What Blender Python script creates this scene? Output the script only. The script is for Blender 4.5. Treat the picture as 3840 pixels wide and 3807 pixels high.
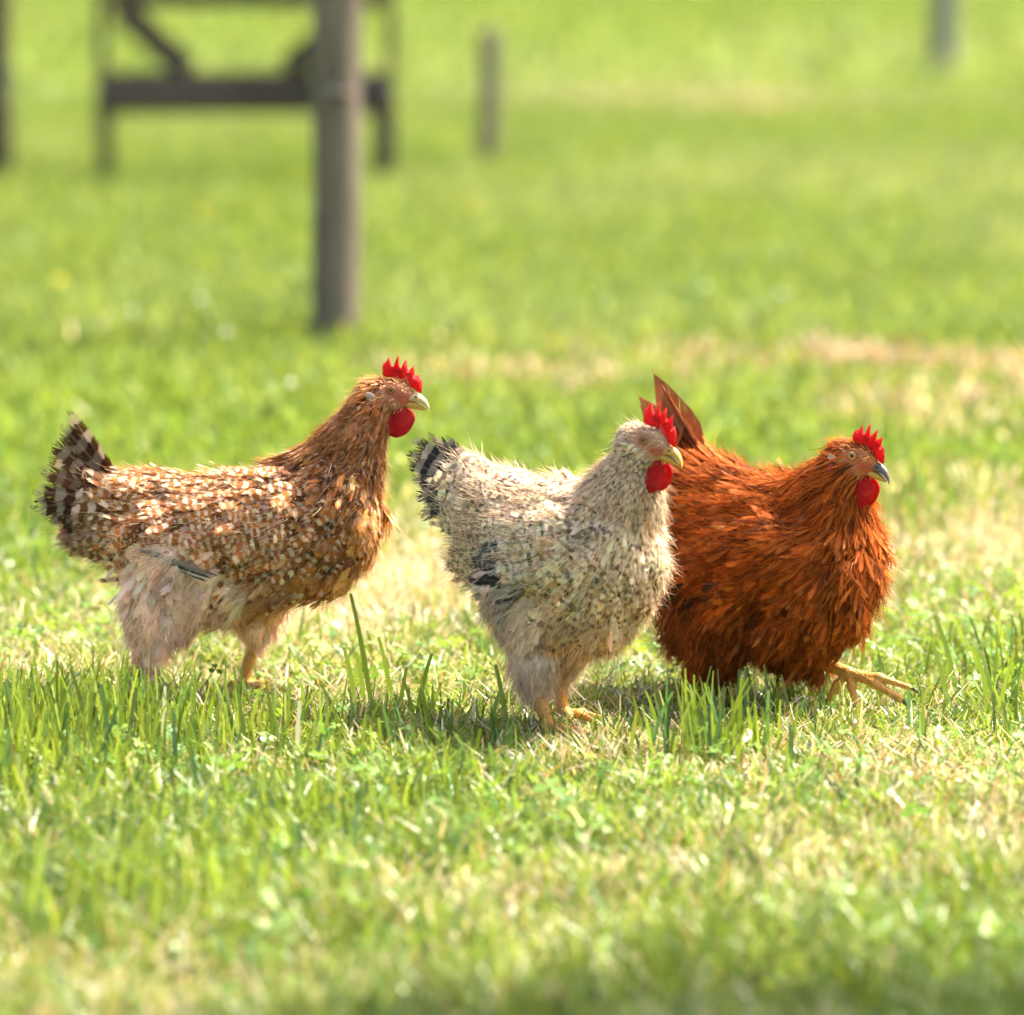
import bpy, math, random
import numpy as np
from mathutils import Vector, Matrix

# ------------------------------------------------------------------ camera, sky, sun, exposure
scene = bpy.context.scene
for o in list(bpy.data.objects):
    bpy.data.objects.remove(o)
COL = scene.collection
R = math.radians

CAM_H, PITCH, FOCUS = 1.2, 7.47, 6.98
cam_d = bpy.data.cameras.new('camera')
cam = bpy.data.objects.new('camera', cam_d)
COL.objects.link(cam)
cam.location = (0, 0, CAM_H)
cam.rotation_euler = (R(90 - PITCH), 0, 0)
cam_d.lens = 180
cam_d.sensor_width = 36
cam_d.clip_start = 0.1
cam_d.clip_end = 1000
cam_d.dof.use_dof = True
cam_d.dof.focus_distance = FOCUS
cam_d.dof.aperture_fstop = 2.7
scene.camera = cam

SUN_AZ, SUN_EL = 60.0, 54.0      # azimuth from +Y (view direction) towards +X
world = bpy.data.worlds.new('World')
scene.world = world
world.use_nodes = True
wn = world.node_tree.nodes
wl = world.node_tree.links
wn.clear()
sky = wn.new('ShaderNodeTexSky')
sky.sky_type = 'NISHITA'
sky.sun_disc = False
sky.sun_elevation = R(SUN_EL)
sky.sun_rotation = R(SUN_AZ)
sky.air_density = 1.0
sky.dust_density = 6.0
sky.ozone_density = 0.3
bg = wn.new('ShaderNodeBackground')
bg.inputs['Strength'].default_value = 0.15
wo = wn.new('ShaderNodeOutputWorld')
wl.new(sky.outputs[0], bg.inputs[0])
wl.new(bg.outputs[0], wo.inputs[0])

sun_d = bpy.data.lights.new('sun', 'SUN')
sun_d.energy = 5.0
sun_d.angle = R(0.53)
sun_d.color = (1.0, 0.92, 0.78)
sun = bpy.data.objects.new('sun', sun_d)
COL.objects.link(sun)
S = Vector((math.sin(R(SUN_AZ)) * math.cos(R(SUN_EL)), math.cos(R(SUN_AZ)) * math.cos(R(SUN_EL)), math.sin(R(SUN_EL))))
sun.rotation_euler = S.to_track_quat('Z', 'Y').to_euler()
sun.location = S * 20

scene.view_settings.view_transform = 'Standard'
scene.view_settings.look = 'None'
scene.view_settings.exposure = 1.70
scene.view_settings.gamma = 1.0
scene.view_settings.use_curve_mapping = False
scene.render.engine = 'CYCLES'
scene.cycles.max_bounces = 8
scene.cycles.transparent_max_bounces = 16

# ------------------------------------------------------------------ helpers
RNG = np.random.default_rng(7)


def srgb(r, g, b):
    return tuple(((c / 255) / 12.92 if c / 255 < 0.04045 else ((c / 255 + 0.055) / 1.055) ** 2.4) for c in (r, g, b))


def tag(o, label=None, cat=None, group=None, kind=None):
    if label: o['label'] = label
    if cat: o['category'] = cat
    if group: o['group'] = group
    if kind: o['kind'] = kind
    return o


def empty(name, loc=(0, 0, 0), rz=0.0):
    o = bpy.data.objects.new(name, None)
    o.empty_display_size = 0.05
    COL.objects.link(o)
    o.location = loc
    o.rotation_euler = (0, 0, rz)
    return o


def mesh_np(name, verts, faces, mat=None, parent=None, smooth=True, attrs=None, uv=None):
    """verts (N,3); faces: (M,k) int array or list of them"""
    me = bpy.data.meshes.new(name)
    verts = np.ascontiguousarray(verts, dtype=np.float32)
    if not isinstance(faces, list):
        faces = [faces]
    faces = [np.asarray(f, dtype=np.int32) for f in faces if len(f)]
    nl = sum(f.size for f in faces)
    nf = sum(len(f) for f in faces)
    me.vertices.add(len(verts))
    me.vertices.foreach_set('co', verts.ravel())
    me.loops.add(nl)
    lv = np.concatenate([f.ravel() for f in faces])
    me.loops.foreach_set('vertex_index', lv)
    me.polygons.add(nf)
    tot = np.concatenate([np.full(len(f), f.shape[1], dtype=np.int32) for f in faces])
    st = np.concatenate([[0], np.cumsum(tot)[:-1]]).astype(np.int32)
    me.polygons.foreach_set('loop_start', st)
    me.polygons.foreach_set('loop_total', tot)
    me.polygons.foreach_set('use_smooth', np.full(nf, smooth, dtype=bool))
    if uv is not None:
        ul = me.uv_layers.new(name='UVMap')
        ul.data.foreach_set('uv', np.ascontiguousarray(uv[lv], dtype=np.float32).ravel())
    if attrs:
        for k, a in attrs.items():
            a = np.asarray(a, dtype=np.float32)
            if a.ndim == 1:
                at = me.attributes.new(k, 'FLOAT', 'POINT')
                at.data.foreach_set('value', a)
            else:
                at = me.attributes.new(k, 'FLOAT_COLOR', 'POINT')
                c = np.ones((len(a), 4), dtype=np.float32)
                c[:, :a.shape[1]] = a
                at.data.foreach_set('color', c.ravel())
    me.update(calc_edges=True)
    me.validate()
    o = bpy.data.objects.new(name, me)
    COL.objects.link(o)
    if mat: me.materials.append(mat)
    if parent: o.parent = parent
    return o


class NT:
    def __init__(self, name):
        self.m = bpy.data.materials.new(name)
        self.m.use_nodes = True
        self.t = self.m.node_tree
        self.t.nodes.clear()
        self.out = self.t.nodes.new('ShaderNodeOutputMaterial')

    def n(self, typ, **kw):
        nd = self.t.nodes.new('ShaderNode' + typ)
        for k, v in kw.items():
            setattr(nd, k, v)
        return nd

    def l(self, a, b):
        self.t.links.new(a, b)

    def val(self, sock, v):
        if isinstance(v, (int, float)):
            sock.default_value = v
        elif isinstance(v, tuple):
            sock.default_value = v if len(v) == 4 else (*v, 1)
        else:
            self.l(v, sock)

    def math(self, op, a, b=0.0, c=None, clamp=False):
        nd = self.n('Math', operation=op, use_clamp=clamp)
        self.val(nd.inputs[0], a)
        self.val(nd.inputs[1], b)
        if c is not None: self.val(nd.inputs[2], c)
        return nd.outputs[0]

    def mix(self, f, a, b, blend='MIX'):
        nd = self.n('Mix', data_type='RGBA', blend_type=blend)
        self.val(nd.inputs[0], f)
        self.val(nd.inputs[6], a)
        self.val(nd.inputs[7], b)
        return nd.outputs[2]

    def attr(self, name):
        return self.n('Attribute', attribute_name=name)

    def noise(self, scale, detail=3.0, rough=0.5, vec=None):
        nd = self.n('TexNoise')
        nd.inputs['Scale'].default_value = scale
        nd.inputs['Detail'].default_value = detail
        nd.inputs['Roughness'].default_value = rough
        if vec is not None: self.l(vec, nd.inputs['Vector'])
        return nd

    def ramp(self, fac, stops):
        nd = self.n('ValToRGB')
        e = nd.color_ramp.elements
        while len(e) > 1: e.remove(e[-1])
        e[0].position = stops[0][0]
        e[0].color = (*stops[0][1], 1)
        for p, c in stops[1:]:
            x = e.new(p)
            x.color = (*c, 1)
        self.l(fac, nd.inputs[0])
        return nd.outputs[0]

    def leafy(self, color, rough=0.5, spec=0.4, trans=0.4, tcol=None, bump=None, sss=0.0, alpha=None):
        """principled mixed with translucent, for thin things"""
        p = self.n('BsdfPrincipled')
        self.val(p.inputs['Base Color'], color)
        p.inputs['Roughness'].default_value = rough
        p.inputs['Specular IOR Level'].default_value = spec
        if sss:
            p.inputs['Subsurface Weight'].default_value = sss
            p.inputs['Subsurface Radius'].default_value = (0.006, 0.0015, 0.001)
            p.inputs['Subsurface Scale'].default_value = 1.0
        if bump is not None: self.l(bump, p.inputs['Normal'])
        last = p
        if trans > 0:
            t = self.n('BsdfTranslucent')
            self.val(t.inputs['Color'], tcol if tcol is not None else color)
            mx = self.n('MixShader')
            mx.inputs[0].default_value = trans
            self.l(p.outputs[0], mx.inputs[1])
            self.l(t.outputs[0], mx.inputs[2])
            last = mx
        if alpha is not None:
            tp = self.n('BsdfTransparent')
            ma = self.n('MixShader')
            self.l(alpha, ma.inputs[0])
            self.l(tp.outputs[0], ma.inputs[1])
            self.l(last.outputs[0], ma.inputs[2])
            last = ma
        self.l(last.outputs[0], self.out.inputs['Surface'])
        return self.m

    def bump(self, h, strength=0.3, dist=0.01):
        b = self.n('Bump')
        b.inputs['Strength'].default_value = strength
        b.inputs['Distance'].default_value = dist
        self.l(h, b.inputs['Height'])
        return b.outputs[0]


_NG = np.random.default_rng(99).random((257, 257))
_NG[256] = _NG[0]
_NG[:, 256] = _NG[:, 0]


def vnoise(x, y, s, off=0.0):
    x = np.asarray(x) / s + 31.7 + off
    y = np.asarray(y) / s + 11.3 + off * 1.7
    ix = np.floor(x).astype(int); iy = np.floor(y).astype(int)
    fx = x - ix; fy = y - iy
    fx = fx * fx * (3 - 2 * fx); fy = fy * fy * (3 - 2 * fy)
    ix %= 256; iy %= 256
    a = _NG[ix, iy] * (1 - fx) + _NG[ix + 1, iy] * fx
    b = _NG[ix, iy + 1] * (1 - fx) + _NG[ix + 1, iy + 1] * fx
    return a * (1 - fy) + b * fy


def fbm(x, y, s, off=0.0):
    return (vnoise(x, y, s, off) + 0.5 * vnoise(x, y, s / 2.1, off + 5) + 0.25 * vnoise(x, y, s / 4.3, off + 9)) / 1.75


def unit(v):
    v = np.asarray(v, dtype=float)
    return v / np.maximum(np.linalg.norm(v, axis=-1, keepdims=True), 1e-9)


# ------------------------------------------------------------------ ground
def gauss(x, y, cx, cy, rx, ry):
    return np.exp(-(((x - cx) / rx) ** 2 + ((y - cy) / ry) ** 2))


def dryness(x, y):
    """0 = lush, 1 = straw; shape of the dry patches in the paddock"""
    d = 0.9 * (fbm(x, y * 0.6, 0.55) - 0.42) - 0.06 * np.clip((6.9 - y) / 0.4, 0, 1)
    worn = 1.1 * gauss(x, y, 0.95, 11.3, 0.9, 0.62) + 0.95 * gauss(x, y, 0.10, 11.6, 0.5, 0.4) + 0.5 * gauss(x, y, 1.0, 10.4, 0.3, 0.5)
    d = d + worn * np.clip(3.0 * fbm(x, y * 0.6, 0.26, 71) - 0.75, 0.0, 1.2)
    d = d + 0.75 * gauss(x, y, -0.17, 8.25, 0.22, 0.55) + 0.5 * gauss(x, y, 0.8, 9.0, 0.4, 0.7)
    d = d + 0.75 * gauss(x, y, 1.3, 23.0, 1.9, 1.1) + 0.25 * gauss(x, y, -1.3, 17.3, 0.8, 0.5)
    d = d + 0.4 * gauss(x, y, 0.45, 6.55, 0.22, 0.2) + 0.4 * gauss(x, y, 0.12, 6.6, 0.1, 0.16)
    d = d + 0.45 * gauss(x, y, -0.0, 5.75, 0.16, 0.16) + 0.35 * gauss(x, y, 0.35, 5.9, 0.25, 0.25)
    d = d + 0.5 * gauss(x, y, 1.05, 11.4, 0.14, 0.18) + 0.4 * gauss(x, y, 0.78, 11.9, 0.10, 0.2) + 0.4 * gauss(x, y, 0.25, 11.7, 0.16, 0.14)
    d = d - 0.38 * np.clip((y - 9.6) / 1.2, 0, 1)
    d = d + 0.10 * np.clip((8.6 - np.abs(y - 9)) / 8, 0, 1)
    return np.clip(d, 0, 1)


gx = np.unique(np.concatenate([np.linspace(-80, -8, 10), np.arange(-8, -2, 0.5), np.arange(-2, 2, 0.05), np.arange(2, 8, 0.5), np.linspace(8, 80, 10)]))
gy = np.unique(np.concatenate([np.linspace(-40, 4, 12), np.arange(4, 14, 0.05), np.arange(14, 45, 0.3), np.linspace(45, 260, 12)]))
GX, GY = np.meshgrid(gx, gy, indexing='ij')
nx, ny = GX.shape
near = (np.abs(GX) < 2) & (GY > 4) & (GY < 14)
GZ = np.where(near, 0.012 * (fbm(GX, GY, 0.16, 3) - 0.5), 0.0)
gv = np.stack([GX, GY, GZ], -1).reshape(-1, 3)
ids = np.arange(nx * ny).reshape(nx, ny)
gf = np.stack([ids[:-1, :-1], ids[1:, :-1], ids[1:, 1:], ids[:-1, 1:]], -1).reshape(-1, 4)
t = NT('turf_soil')
dry = t.attr('dry').outputs['Fac']
tc = t.n('TexCoord')
n1 = t.noise(60, 5, 0.65, tc.outputs['Object'])
n2 = t.noise(3.0, 4, 0.6, tc.outputs['Object'])
green = t.ramp(n1.outputs[0], [(0.3, (0.035, 0.045, 0.010)), (0.55, (0.13, 0.19, 0.026)), (0.75, (0.25, 0.30, 0.06))])
straw = t.ramp(n1.outputs[0], [(0.3, (0.09, 0.055, 0.025)), (0.5, (0.34, 0.26, 0.12)), (0.75, (0.52, 0.43, 0.26))])
dd = t.math('MULTIPLY_ADD', n2.outputs[0], 0.5, t.math('ADD', dry, -0.22), clamp=True)
gcol = t.mix(dd, green, straw)
M_GROUND = t.leafy(gcol, 0.9, 0.1, 0.0, bump=t.bump(n1.outputs[0], 0.6, 0.02))
ground = mesh_np('ground', gv, gf, M_GROUND, attrs={'dry': dryness(GX, GY).ravel()})
tag(ground, 'sunlit paddock turf of green and straw coloured grass', 'ground', kind='structure')


# ------------------------------------------------------------------ grass
def leaf_mat(name, rough=0.36, spec=0.55, trans=0.40):
    t = NT(name)
    c = t.attr('col').outputs['Color']
    tcol = t.mix(1.0, c, (1.2, 1.12, 0.75), 'MULTIPLY')
    return t.leafy(c, rough, spec, trans, tcol)


M_GRASS = leaf_mat('grass_blade')
M_FARGRASS = leaf_mat('distant_grass_blade', 0.5, 0.2, 0.42)
M_STRAW = leaf_mat('dry_straw', 0.6, 0.25, 0.3)
M_CLOVER = leaf_mat('clover_leaf', 0.4, 0.4, 0.4)


def blades(x, y, h, w, lean, az, bend, col, seg=3, blunt=0.0, z0=None, face=None, tipdark=1.0):
    """grass blades as tapering ribbons; returns verts, quads, colours"""
    n = len(x)
    u = np.linspace(0, 1, seg + 1)
    dx, dy = np.cos(az), np.sin(az)
    if face is None:
        face = RNG.uniform(0, 2 * np.pi, n)
    sx, sy = np.cos(face), np.sin(face)
    if z0 is None: z0 = np.full(n, -0.004)
    V = np.empty((n, seg + 1, 2, 3), dtype=np.float32)
    for k, uu in enumerate(u):
        ang = lean + bend * uu
        off = h * uu * np.sin(ang)
        zz = z0 + h * uu * np.cos(ang * 0.85)
        ww = w * 0.5 * ((1 - blunt) * (1 - uu ** 1.6) + blunt * (1 - 0.25 * uu)) * (0.75 + 0.5 * min(1, uu * 4))
        ww = np.maximum(ww, 0.0002)
        for j, sg in enumerate((-1, 1)):
            V[:, k, j, 0] = x + dx * off + sg * sx * ww
            V[:, k, j, 1] = y + dy * off + sg * sy * ww
            V[:, k, j, 2] = zz
    base = (np.arange(n) * (seg + 1) * 2)[:, None, None]
    q = np.array([[2 * k, 2 * k + 1, 2 * k + 3, 2 * k + 2] for k in range(seg)])[None]
    F = (base + q).reshape(-1, 4)
    C = np.repeat(col[:, None, :], (seg + 1) * 2, axis=1).reshape(-1, 3)
    return V.reshape(-1, 3), F, C


def scatter(n, y0, y1, margin=0.55):
    """uniform points in the wedge of paddock in front of the camera"""
    out = []
    m = 0
    while m < n:
        yy = RNG.uniform(y0, y1, n)
        hw = 0.1 * y1 + margin
        xx = RNG.uniform(-hw, hw, n)
        k = np.abs(xx) < 0.1 * yy + margin
        out.append(np.stack([xx[k], yy[k]], 1))
        m += k.sum()
    return np.concatenate(out)[:n]


G1 = np.array([0.128, 0.222, 0.024]); G2 = np.array([0.262, 0.345, 0.050]); G3 = np.array([0.085, 0.180, 0.052])
ST1 = np.array([0.58, 0.47, 0.28]); ST2 = np.array([0.36, 0.24, 0.11]); ST3 = np.array([0.74, 0.66, 0.50])


def grass_col(n, x, y, dryp):
    a = RNG.random((n, 1))
    big = fbm(x, y, 0.9, 21)[:, None]
    c = G1 * (1 - a) + G2 * a
    c = c * (1 + np.array([0.10, 0.05, 0.06]) * (y[:, None] < 9))
    pale = np.clip((fbm(x * 0.6, y * 0.30, 0.9, 51)[:, None] - 0.46) * 2.6, 0, 0.45) * np.clip((y[:, None] - 9) / 4, 0, 1)
    c = c * (1 - pale) + np.array([0.31, 0.37, 0.13]) * pale
    b = (RNG.random((n, 1)) < 0.15 + 0.3 * (big - 0.5))
    c = np.where(b, G3 * (0.8 + 0.5 * a), c)
    d = RNG.random(n) < dryp
    s = RNG.random((n, 1))
    sc = np.where(s < 0.45, ST1, np.where(s < 0.75, ST2, ST3))
    sc = np.where((y[:, None] > 9.6) & (s < 0.7), np.array([0.38, 0.285, 0.17]), sc)
    c = np.where(d[:, None], sc, c)
    c = c * (1 - np.array([-0.06, 0.02, -0.05]) * np.clip((y[:, None] - 9) / 3, 0, 1))
    return c * RNG.uniform(0.45, 1.3, (n, 1))


def put_grass(name, label, N, y0, y1, hfun, w, seg, blunt, mat=M_GRASS, margin=0.55, lean=0.5, bend=0.7, dry_gain=1.0, keep=None):
    p = scatter(N, y0, y1, margin)
    x, y = p[:, 0], p[:, 1]
    if keep is not None:
        k = RNG.random(len(x)) < keep(x, y)
        x, y = x[k], y[k]
    n = len(x)
    d = dryness(x, y)
    h = hfun(x, y, n)
    V, F, C = blades(x, y, h, w * RNG.uniform(0.6, 1.4, n), RNG.uniform(0, lean, n), RNG.uniform(0, 2 * np.pi, n),
                     RNG.uniform(0, bend, n), grass_col(n, x, y, np.clip(dry_gain * d, 0, 0.9)), seg, blunt)
    o = mesh_np(name, V, F, mat, attrs={'col': C})
    tag(o, label, 'grass', kind='stuff')
    return o


def h_short(x, y, n):
    fore = np.clip((6.5 - y) / 0.6, 0, 1)                  # less closely cut towards the camera
    return (0.015 + (0.034 + 0.03 * fore) * np.clip(2.2 * fbm(x, y, 0.17, 40) - 0.6, 0.05, 1.3) * (1 - 0.5 * dryness(x, y))) * RNG.uniform(0.45, 1.35, n)


put_grass('short_grass', 'short mown green grass of the lawn around the hens', 170000, 4.5, 9.2, h_short, 0.0042, 2, 0.25, lean=0.9, bend=0.9, dry_gain=0.75)
put_grass('distant_grass', 'soft green grass stretching away behind the hens', 170000, 9.2, 24,
          lambda x, y, n: (0.03 + 0.045 * fbm(x, y, 0.5, 60)) * RNG.uniform(0.5, 1.3, n), 0.010, 2, 0.3, M_FARGRASS, margin=0.8, lean=0.7, bend=0.6, dry_gain=0.85)
put_grass('far_meadow_grass', 'far meadow grass beyond the wooden posts', 50000, 24, 62,
          lambda x, y, n: RNG.uniform(0.04, 0.11, n), 0.035, 1, 0.4, M_FARGRASS, margin=2.0, lean=0.6, bend=0.4)


def tuft_density(x, y):
    d = 0.75 * gauss(x, y, -0.48, 6.72, 0.27, 0.16) + 0.7 * gauss(x, y, -0.68, 6.45, 0.18, 0.35)
    d = d + 0.18 * gauss(x, y, -0.14, 6.85, 0.10, 0.10) + 1.0 * gauss(x, y, 0.255, 6.62, 0.09, 0.09) + 0.5 * gauss(x, y, 0.30, 6.86, 0.10, 0.05)
    d = d + 0.22 * gauss(x, y, -0.03, 6.68, 0.06, 0.08) + 0.40 * gauss(x, y, 0.72, 7.25, 0.10, 0.3) + 0.5 * gauss(x, y, -0.43, 12.15, 0.12, 0.1)
    d = d + 0.45 * gauss(x, y, -0.42, 5.60, 0.24, 0.28) + 0.2 * gauss(x, y, -0.25, 6.2, 0.3, 0.2) + 0.3 * gauss(x, y, 0.1, 5.35, 0.2, 0.2)
    d = d + 0.5 * gauss(x, y, 0.62, 9.2, 0.25, 0.5) + 0.4 * gauss(x, y, -0.6, 9.0, 0.35, 0.6)
    d = d + 0.10 * np.clip(6 * (fbm(x, y, 0.22, 77) - 0.5), 0, 1)
    return np.clip(d, 0.008, 1)


put_grass('tall_grass', 'taller bright green cut blades standing in tufts around the hens feet', 56000, 4.8, 10.5,
          lambda x, y, n: (0.044 + 0.056 * np.clip(tuft_density(x, y), 0, 1)) * RNG.uniform(0.6, 1.4, n), 0.0050, 4, 0.55,
          lean=0.22, bend=0.3, dry_gain=0.08, margin=0.35, keep=tuft_density)

# single long cut blades standing free between the hens
bx = np.array([-0.195, -0.215, -0.155, -0.13, -0.205, -0.165, -0.225, 0.60, 0.655, 0.67, 0.625, -0.005, -0.03])
by = np.array([7.02, 6.95, 6.93, 6.9, 7.0, 6.98, 7.1, 6.95, 6.93, 7.0, 7.1, 6.8, 6.76])
bh = np.array([0.165, 0.10, 0.075, 0.10, 0.085, 0.11, 0.08, 0.11, 0.105, 0.09, 0.12, 0.10, 0.075])
ba = np.array([3.1, 3.0, 0.2, 0.1, 2.9, 3.1, 0.3, 3.1, 3.1, 3.0, 2.6, 3.0, 0.2])
nb = len(bx)
V, F, C = blades(bx, by, bh, np.full(nb, 0.0068), RNG.uniform(0.02, 0.12, nb), ba, RNG.uniform(0.05, 0.2, nb),
                 np.tile(G1 * 0.6 + G2 * 0.5, (nb, 1)) * RNG.uniform(0.7, 1.2, (nb, 1)), 5, 0.75, face=RNG.uniform(-0.5, 0.5, nb))
tag(mesh_np('long_grass', V, F, M_GRASS, attrs={'col': C}), 'few long single grass blades standing between the hens', 'grass', kind='stuff')

# straw litter lying in the turf
p = scatter(60000, 4.6, 9.6, 0.4)
k = RNG.random(len(p)) < 0.11 + 0.9 * dryness(p[:, 0], p[:, 1])
p = p[k]
n = len(p)
sc = np.array([ST1, ST2, ST3])[RNG.integers(0, 3, n)] * RNG.uniform(0.7, 1.15, (n, 1))
V, F, C = blades(p[:, 0], p[:, 1], RNG.uniform(0.015, 0.05, n), RNG.uniform(0.0012, 0.003, n), RNG.uniform(0.7, 1.55, n),
                 RNG.uniform(0, 6.28, n), RNG.uniform(-0.3, 0.4, n), sc, 2, 0.6, z0=RNG.uniform(0, 0.014, n))
tag(mesh_np('straw_litter', V, F, M_STRAW, attrs={'col': C}), 'pale dry straw litter lying in the turf', 'straw', kind='stuff')


# clover and broad weeds in the lawn
def clover(N, y0, y1, name, label, smin, smax):
    p = scatter(N, y0, y1, 0.35)
    k = RNG.random(len(p)) < np.clip(2.2 * (fbm(p[:, 0], p[:, 1], 0.35, 120) - 0.42), 0.03, 1)
    p = p[k]
    n = len(p)
    ang0 = RNG.uniform(0, 6.28, n)
    sz = RNG.uniform(smin, smax, n)
    z = RNG.uniform(0.012, 0.045, n)
    tilt = RNG.normal(0, 0.45, (n, 2))
    prof = np.array([[0, 0], [0.45, 0.34], [0.85, 0.42], [1.0, 0.0], [0.85, -0.42], [0.45, -0.34]])
    Vs, Fs = [], []
    for j in range(3):
        a = ang0 + j * 2.094 + RNG.normal(0, 0.15, n)
        ca, sa = np.cos(a)[:, None], np.sin(a)[:, None]
        lx = prof[None, :, 0] * sz[:, None]; ly = prof[None, :, 1] * sz[:, None]
        X = lx * ca - ly * sa; Y = lx * sa + ly * ca
        Z = z[:, None] + X * tilt[:, :1] + Y * tilt[:, 1:] + 0.25 * np.abs(ly) - 0.12 * lx
        Vs.append(np.stack([p[:, :1] + X, p[:, 1:] + Y, Z], -1).reshape(-1, 3))
        b = (np.arange(n) * 6 + j * n * 6)[:, None]
        Fs.append(np.concatenate([b + np.array([[0, 1, 2, 3]]), b + np.array([[0, 3, 4, 5]])]))
    a = RNG.random((n, 1))
    c = np.array([0.10, 0.22, 0.04]) * (1 - a) + np.array([0.24, 0.36, 0.045]) * a
    C = np.tile(np.repeat(c, 6, axis=0), (3, 1))
    tag(mesh_np(name, np.concatenate(Vs), np.concatenate(Fs), M_CLOVER, attrs={'col': C}), label, 'clover', kind='stuff')


clover(9000, 4.7, 9.0, 'clover', 'small green clover leaves scattered through the lawn', 0.006, 0.013)
clover(350, 4.7, 8.0, 'weed_leaves', 'broad pale green weed leaves low in the turf', 0.014, 0.024)

# ------------------------------------------------------------------ posts and wooden frame behind
t = NT('weathered_wood')
tc = t.n('TexCoord')
mp = t.n('Mapping')
mp.inputs['Scale'].default_value = (1, 1, 0.06)
t.l(tc.outputs['Object'], mp.inputs[0])
n1 = t.noise(70, 6, 0.6, mp.outputs[0])
n2 = t.noise(5, 3, 0.5, tc.outputs['Object'])
wc = t.ramp(n1.outputs[0], [(0.3, (0.035, 0.026, 0.02)), (0.5, (0.12, 0.094, 0.072)), (0.75, (0.25, 0.20, 0.16))])
wc = t.mix(t.math('MULTIPLY', n2.outputs[0], 0.5), wc, (0.16, 0.13, 0.10))
M_WOOD = t.leafy(wc, 0.85, 0.2, 0.0, bump=t.bump(n1.outputs[0], 0.5, 0.006))
t = NT('dark_stained_wood')
tc = t.n('TexCoord')
n1 = t.noise(40, 5, 0.6, tc.outputs['Object'])
wc = t.ramp(n1.outputs[0], [(0.3, (0.022, 0.014, 0.010)), (0.7, (0.08, 0.055, 0.045))])
M_DARKWOOD = t.leafy(wc, 0.85, 0.1, 0.0, bump=t.bump(n1.outputs[0], 0.4, 0.004))
t = NT('grey_wood')
tc = t.n('TexCoord')
n1 = t.noise(40, 5, 0.6, tc.outputs['Object'])
wc = t.ramp(n1.outputs[0], [(0.3, (0.06, 0.06, 0.06)), (0.7, (0.19, 0.19, 0.20))])
M_GREYWOOD = t.leafy(wc, 0.8, 0.25, 0.0, bump=t.bump(n1.outputs[0], 0.4, 0.004))
t = NT('galvanised_wire')
M_WIRE = t.leafy((0.40, 0.41, 0.41), 0.5, 0.4, 0.0)
t = NT('knot_wood')
M_KNOT = t.leafy((0.07, 0.045, 0.035), 0.85, 0.2, 0.0)


def tube(path, rad, seg=12, cap=True):
    path = np.asarray(path, float)
    n = len(path)
    rad = np.broadcast_to(np.asarray(rad, float), (n,))
    tan = unit(np.gradient(path, axis=0))
    up = np.array([0, 0, 1.0]) if abs(tan[0][2]) < 0.9 else np.array([1.0, 0, 0])
    V = []
    s = unit(np.cross(tan[0], up))
    for i in range(n):
        s = unit(s - tan[i] * np.dot(s, tan[i]))
        b = np.cross(tan[i], s)
        a = np.arange(seg) * 2 * np.pi / seg
        V.append(path[i] + rad[i] * (np.cos(a)[:, None] * s + np.sin(a)[:, None] * b))
    V = np.concatenate(V)
    F = []
    for i in range(n - 1):
        for j in range(seg):
            F.append((i * seg + j, i * seg + (j + 1) % seg, (i + 1) * seg + (j + 1) % seg, (i + 1) * seg + j))
    tri = []
    if cap:
        V = np.concatenate([V, path[:1], path[-1:]])
        for j in range(seg):
            tri.append((n * seg, (j + 1) % seg, j))
            tri.append((n * seg + 1, (n - 1) * seg + j, (n - 1) * seg + (j + 1) % seg))
    return V, [np.array(F), np.array(tri)] if tri else [np.array(F)]


def round_post(name, x, y, r0, r1, h, mat, label, bow=0.0, seed=0, chamfer=0.02):
    rg = np.random.default_rng(seed)
    root = empty(name, (x, y, 0))
    zs = np.concatenate([np.linspace(-0.15, h - chamfer, 26), [h - chamfer * 0.3, h]])
    rr = np.interp(zs, [-0.15, h], [r0, r1]) * (1 + 0.03 * rg.standard_normal(len(zs)).cumsum() / 4)
    rr[-2] *= 0.93; rr[-1] *= 0.80
    path = np.stack([bow * np.sin(zs / h * 2.2), 0 * zs, zs], 1)
    V, F = tube(path, rr, 20)
    a = np.arctan2(V[:, 1], V[:, 0])
    k = 1 + 0.035 * np.sin(3 * a + 2 * V[:, 2]) + 0.02 * np.sin(7 * a + 5 * V[:, 2])
    cx = np.interp(V[:, 2], zs, path[:, 0])
    V[:, 0] = cx + (V[:, 0] - cx) * k
    V[:, 1] *= k
    mesh_np('shaft', V, F, mat, root)
    tag(root, label, 'post')
    return root


POST_Y = 12.3
post = round_post('fence_post', -0.428, POST_Y, 0.056, 0.060, 1.55, M_WOOD, 'thick round weathered wooden fence post standing alone behind the speckled hens', 0.008, 1)
# knot on the trunk side and the wire strand it carries
V, F = tube([(0.022, -0.046, 0.585), (0.026, -0.058, 0.578), (0.028, -0.062, 0.575)], [0.020, 0.016, 0.004], 10)
mesh_np('knot', V, F, M_KNOT, post)
for zz in (0.60,):
    V, F = tube([(-0.005, -0.062, zz + 0.012), (0.005, -0.066, zz), (-0.005, -0.062, zz - 0.012)], 0.002, 6)
    mesh_np('staple', V, F, M_WIRE, post)
xs = np.linspace(-3.2, 3.6, 40)
V, F = tube(np.stack([xs, 0 * xs + POST_Y - 0.066, 0.60 - 0.02 * np.sin((xs + 0.4) * 0.8) ** 2], 1), 0.0006, 6)
net = empty('wire_netting', (0, POST_Y - 0.07, 0))
tag(net, 'fine wire netting stretched past the thick round post behind the hens', 'netting')
V = V - np.array([0, POST_Y - 0.07, 0])
mesh_np('strand', V, F, M_WIRE, net)


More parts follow.
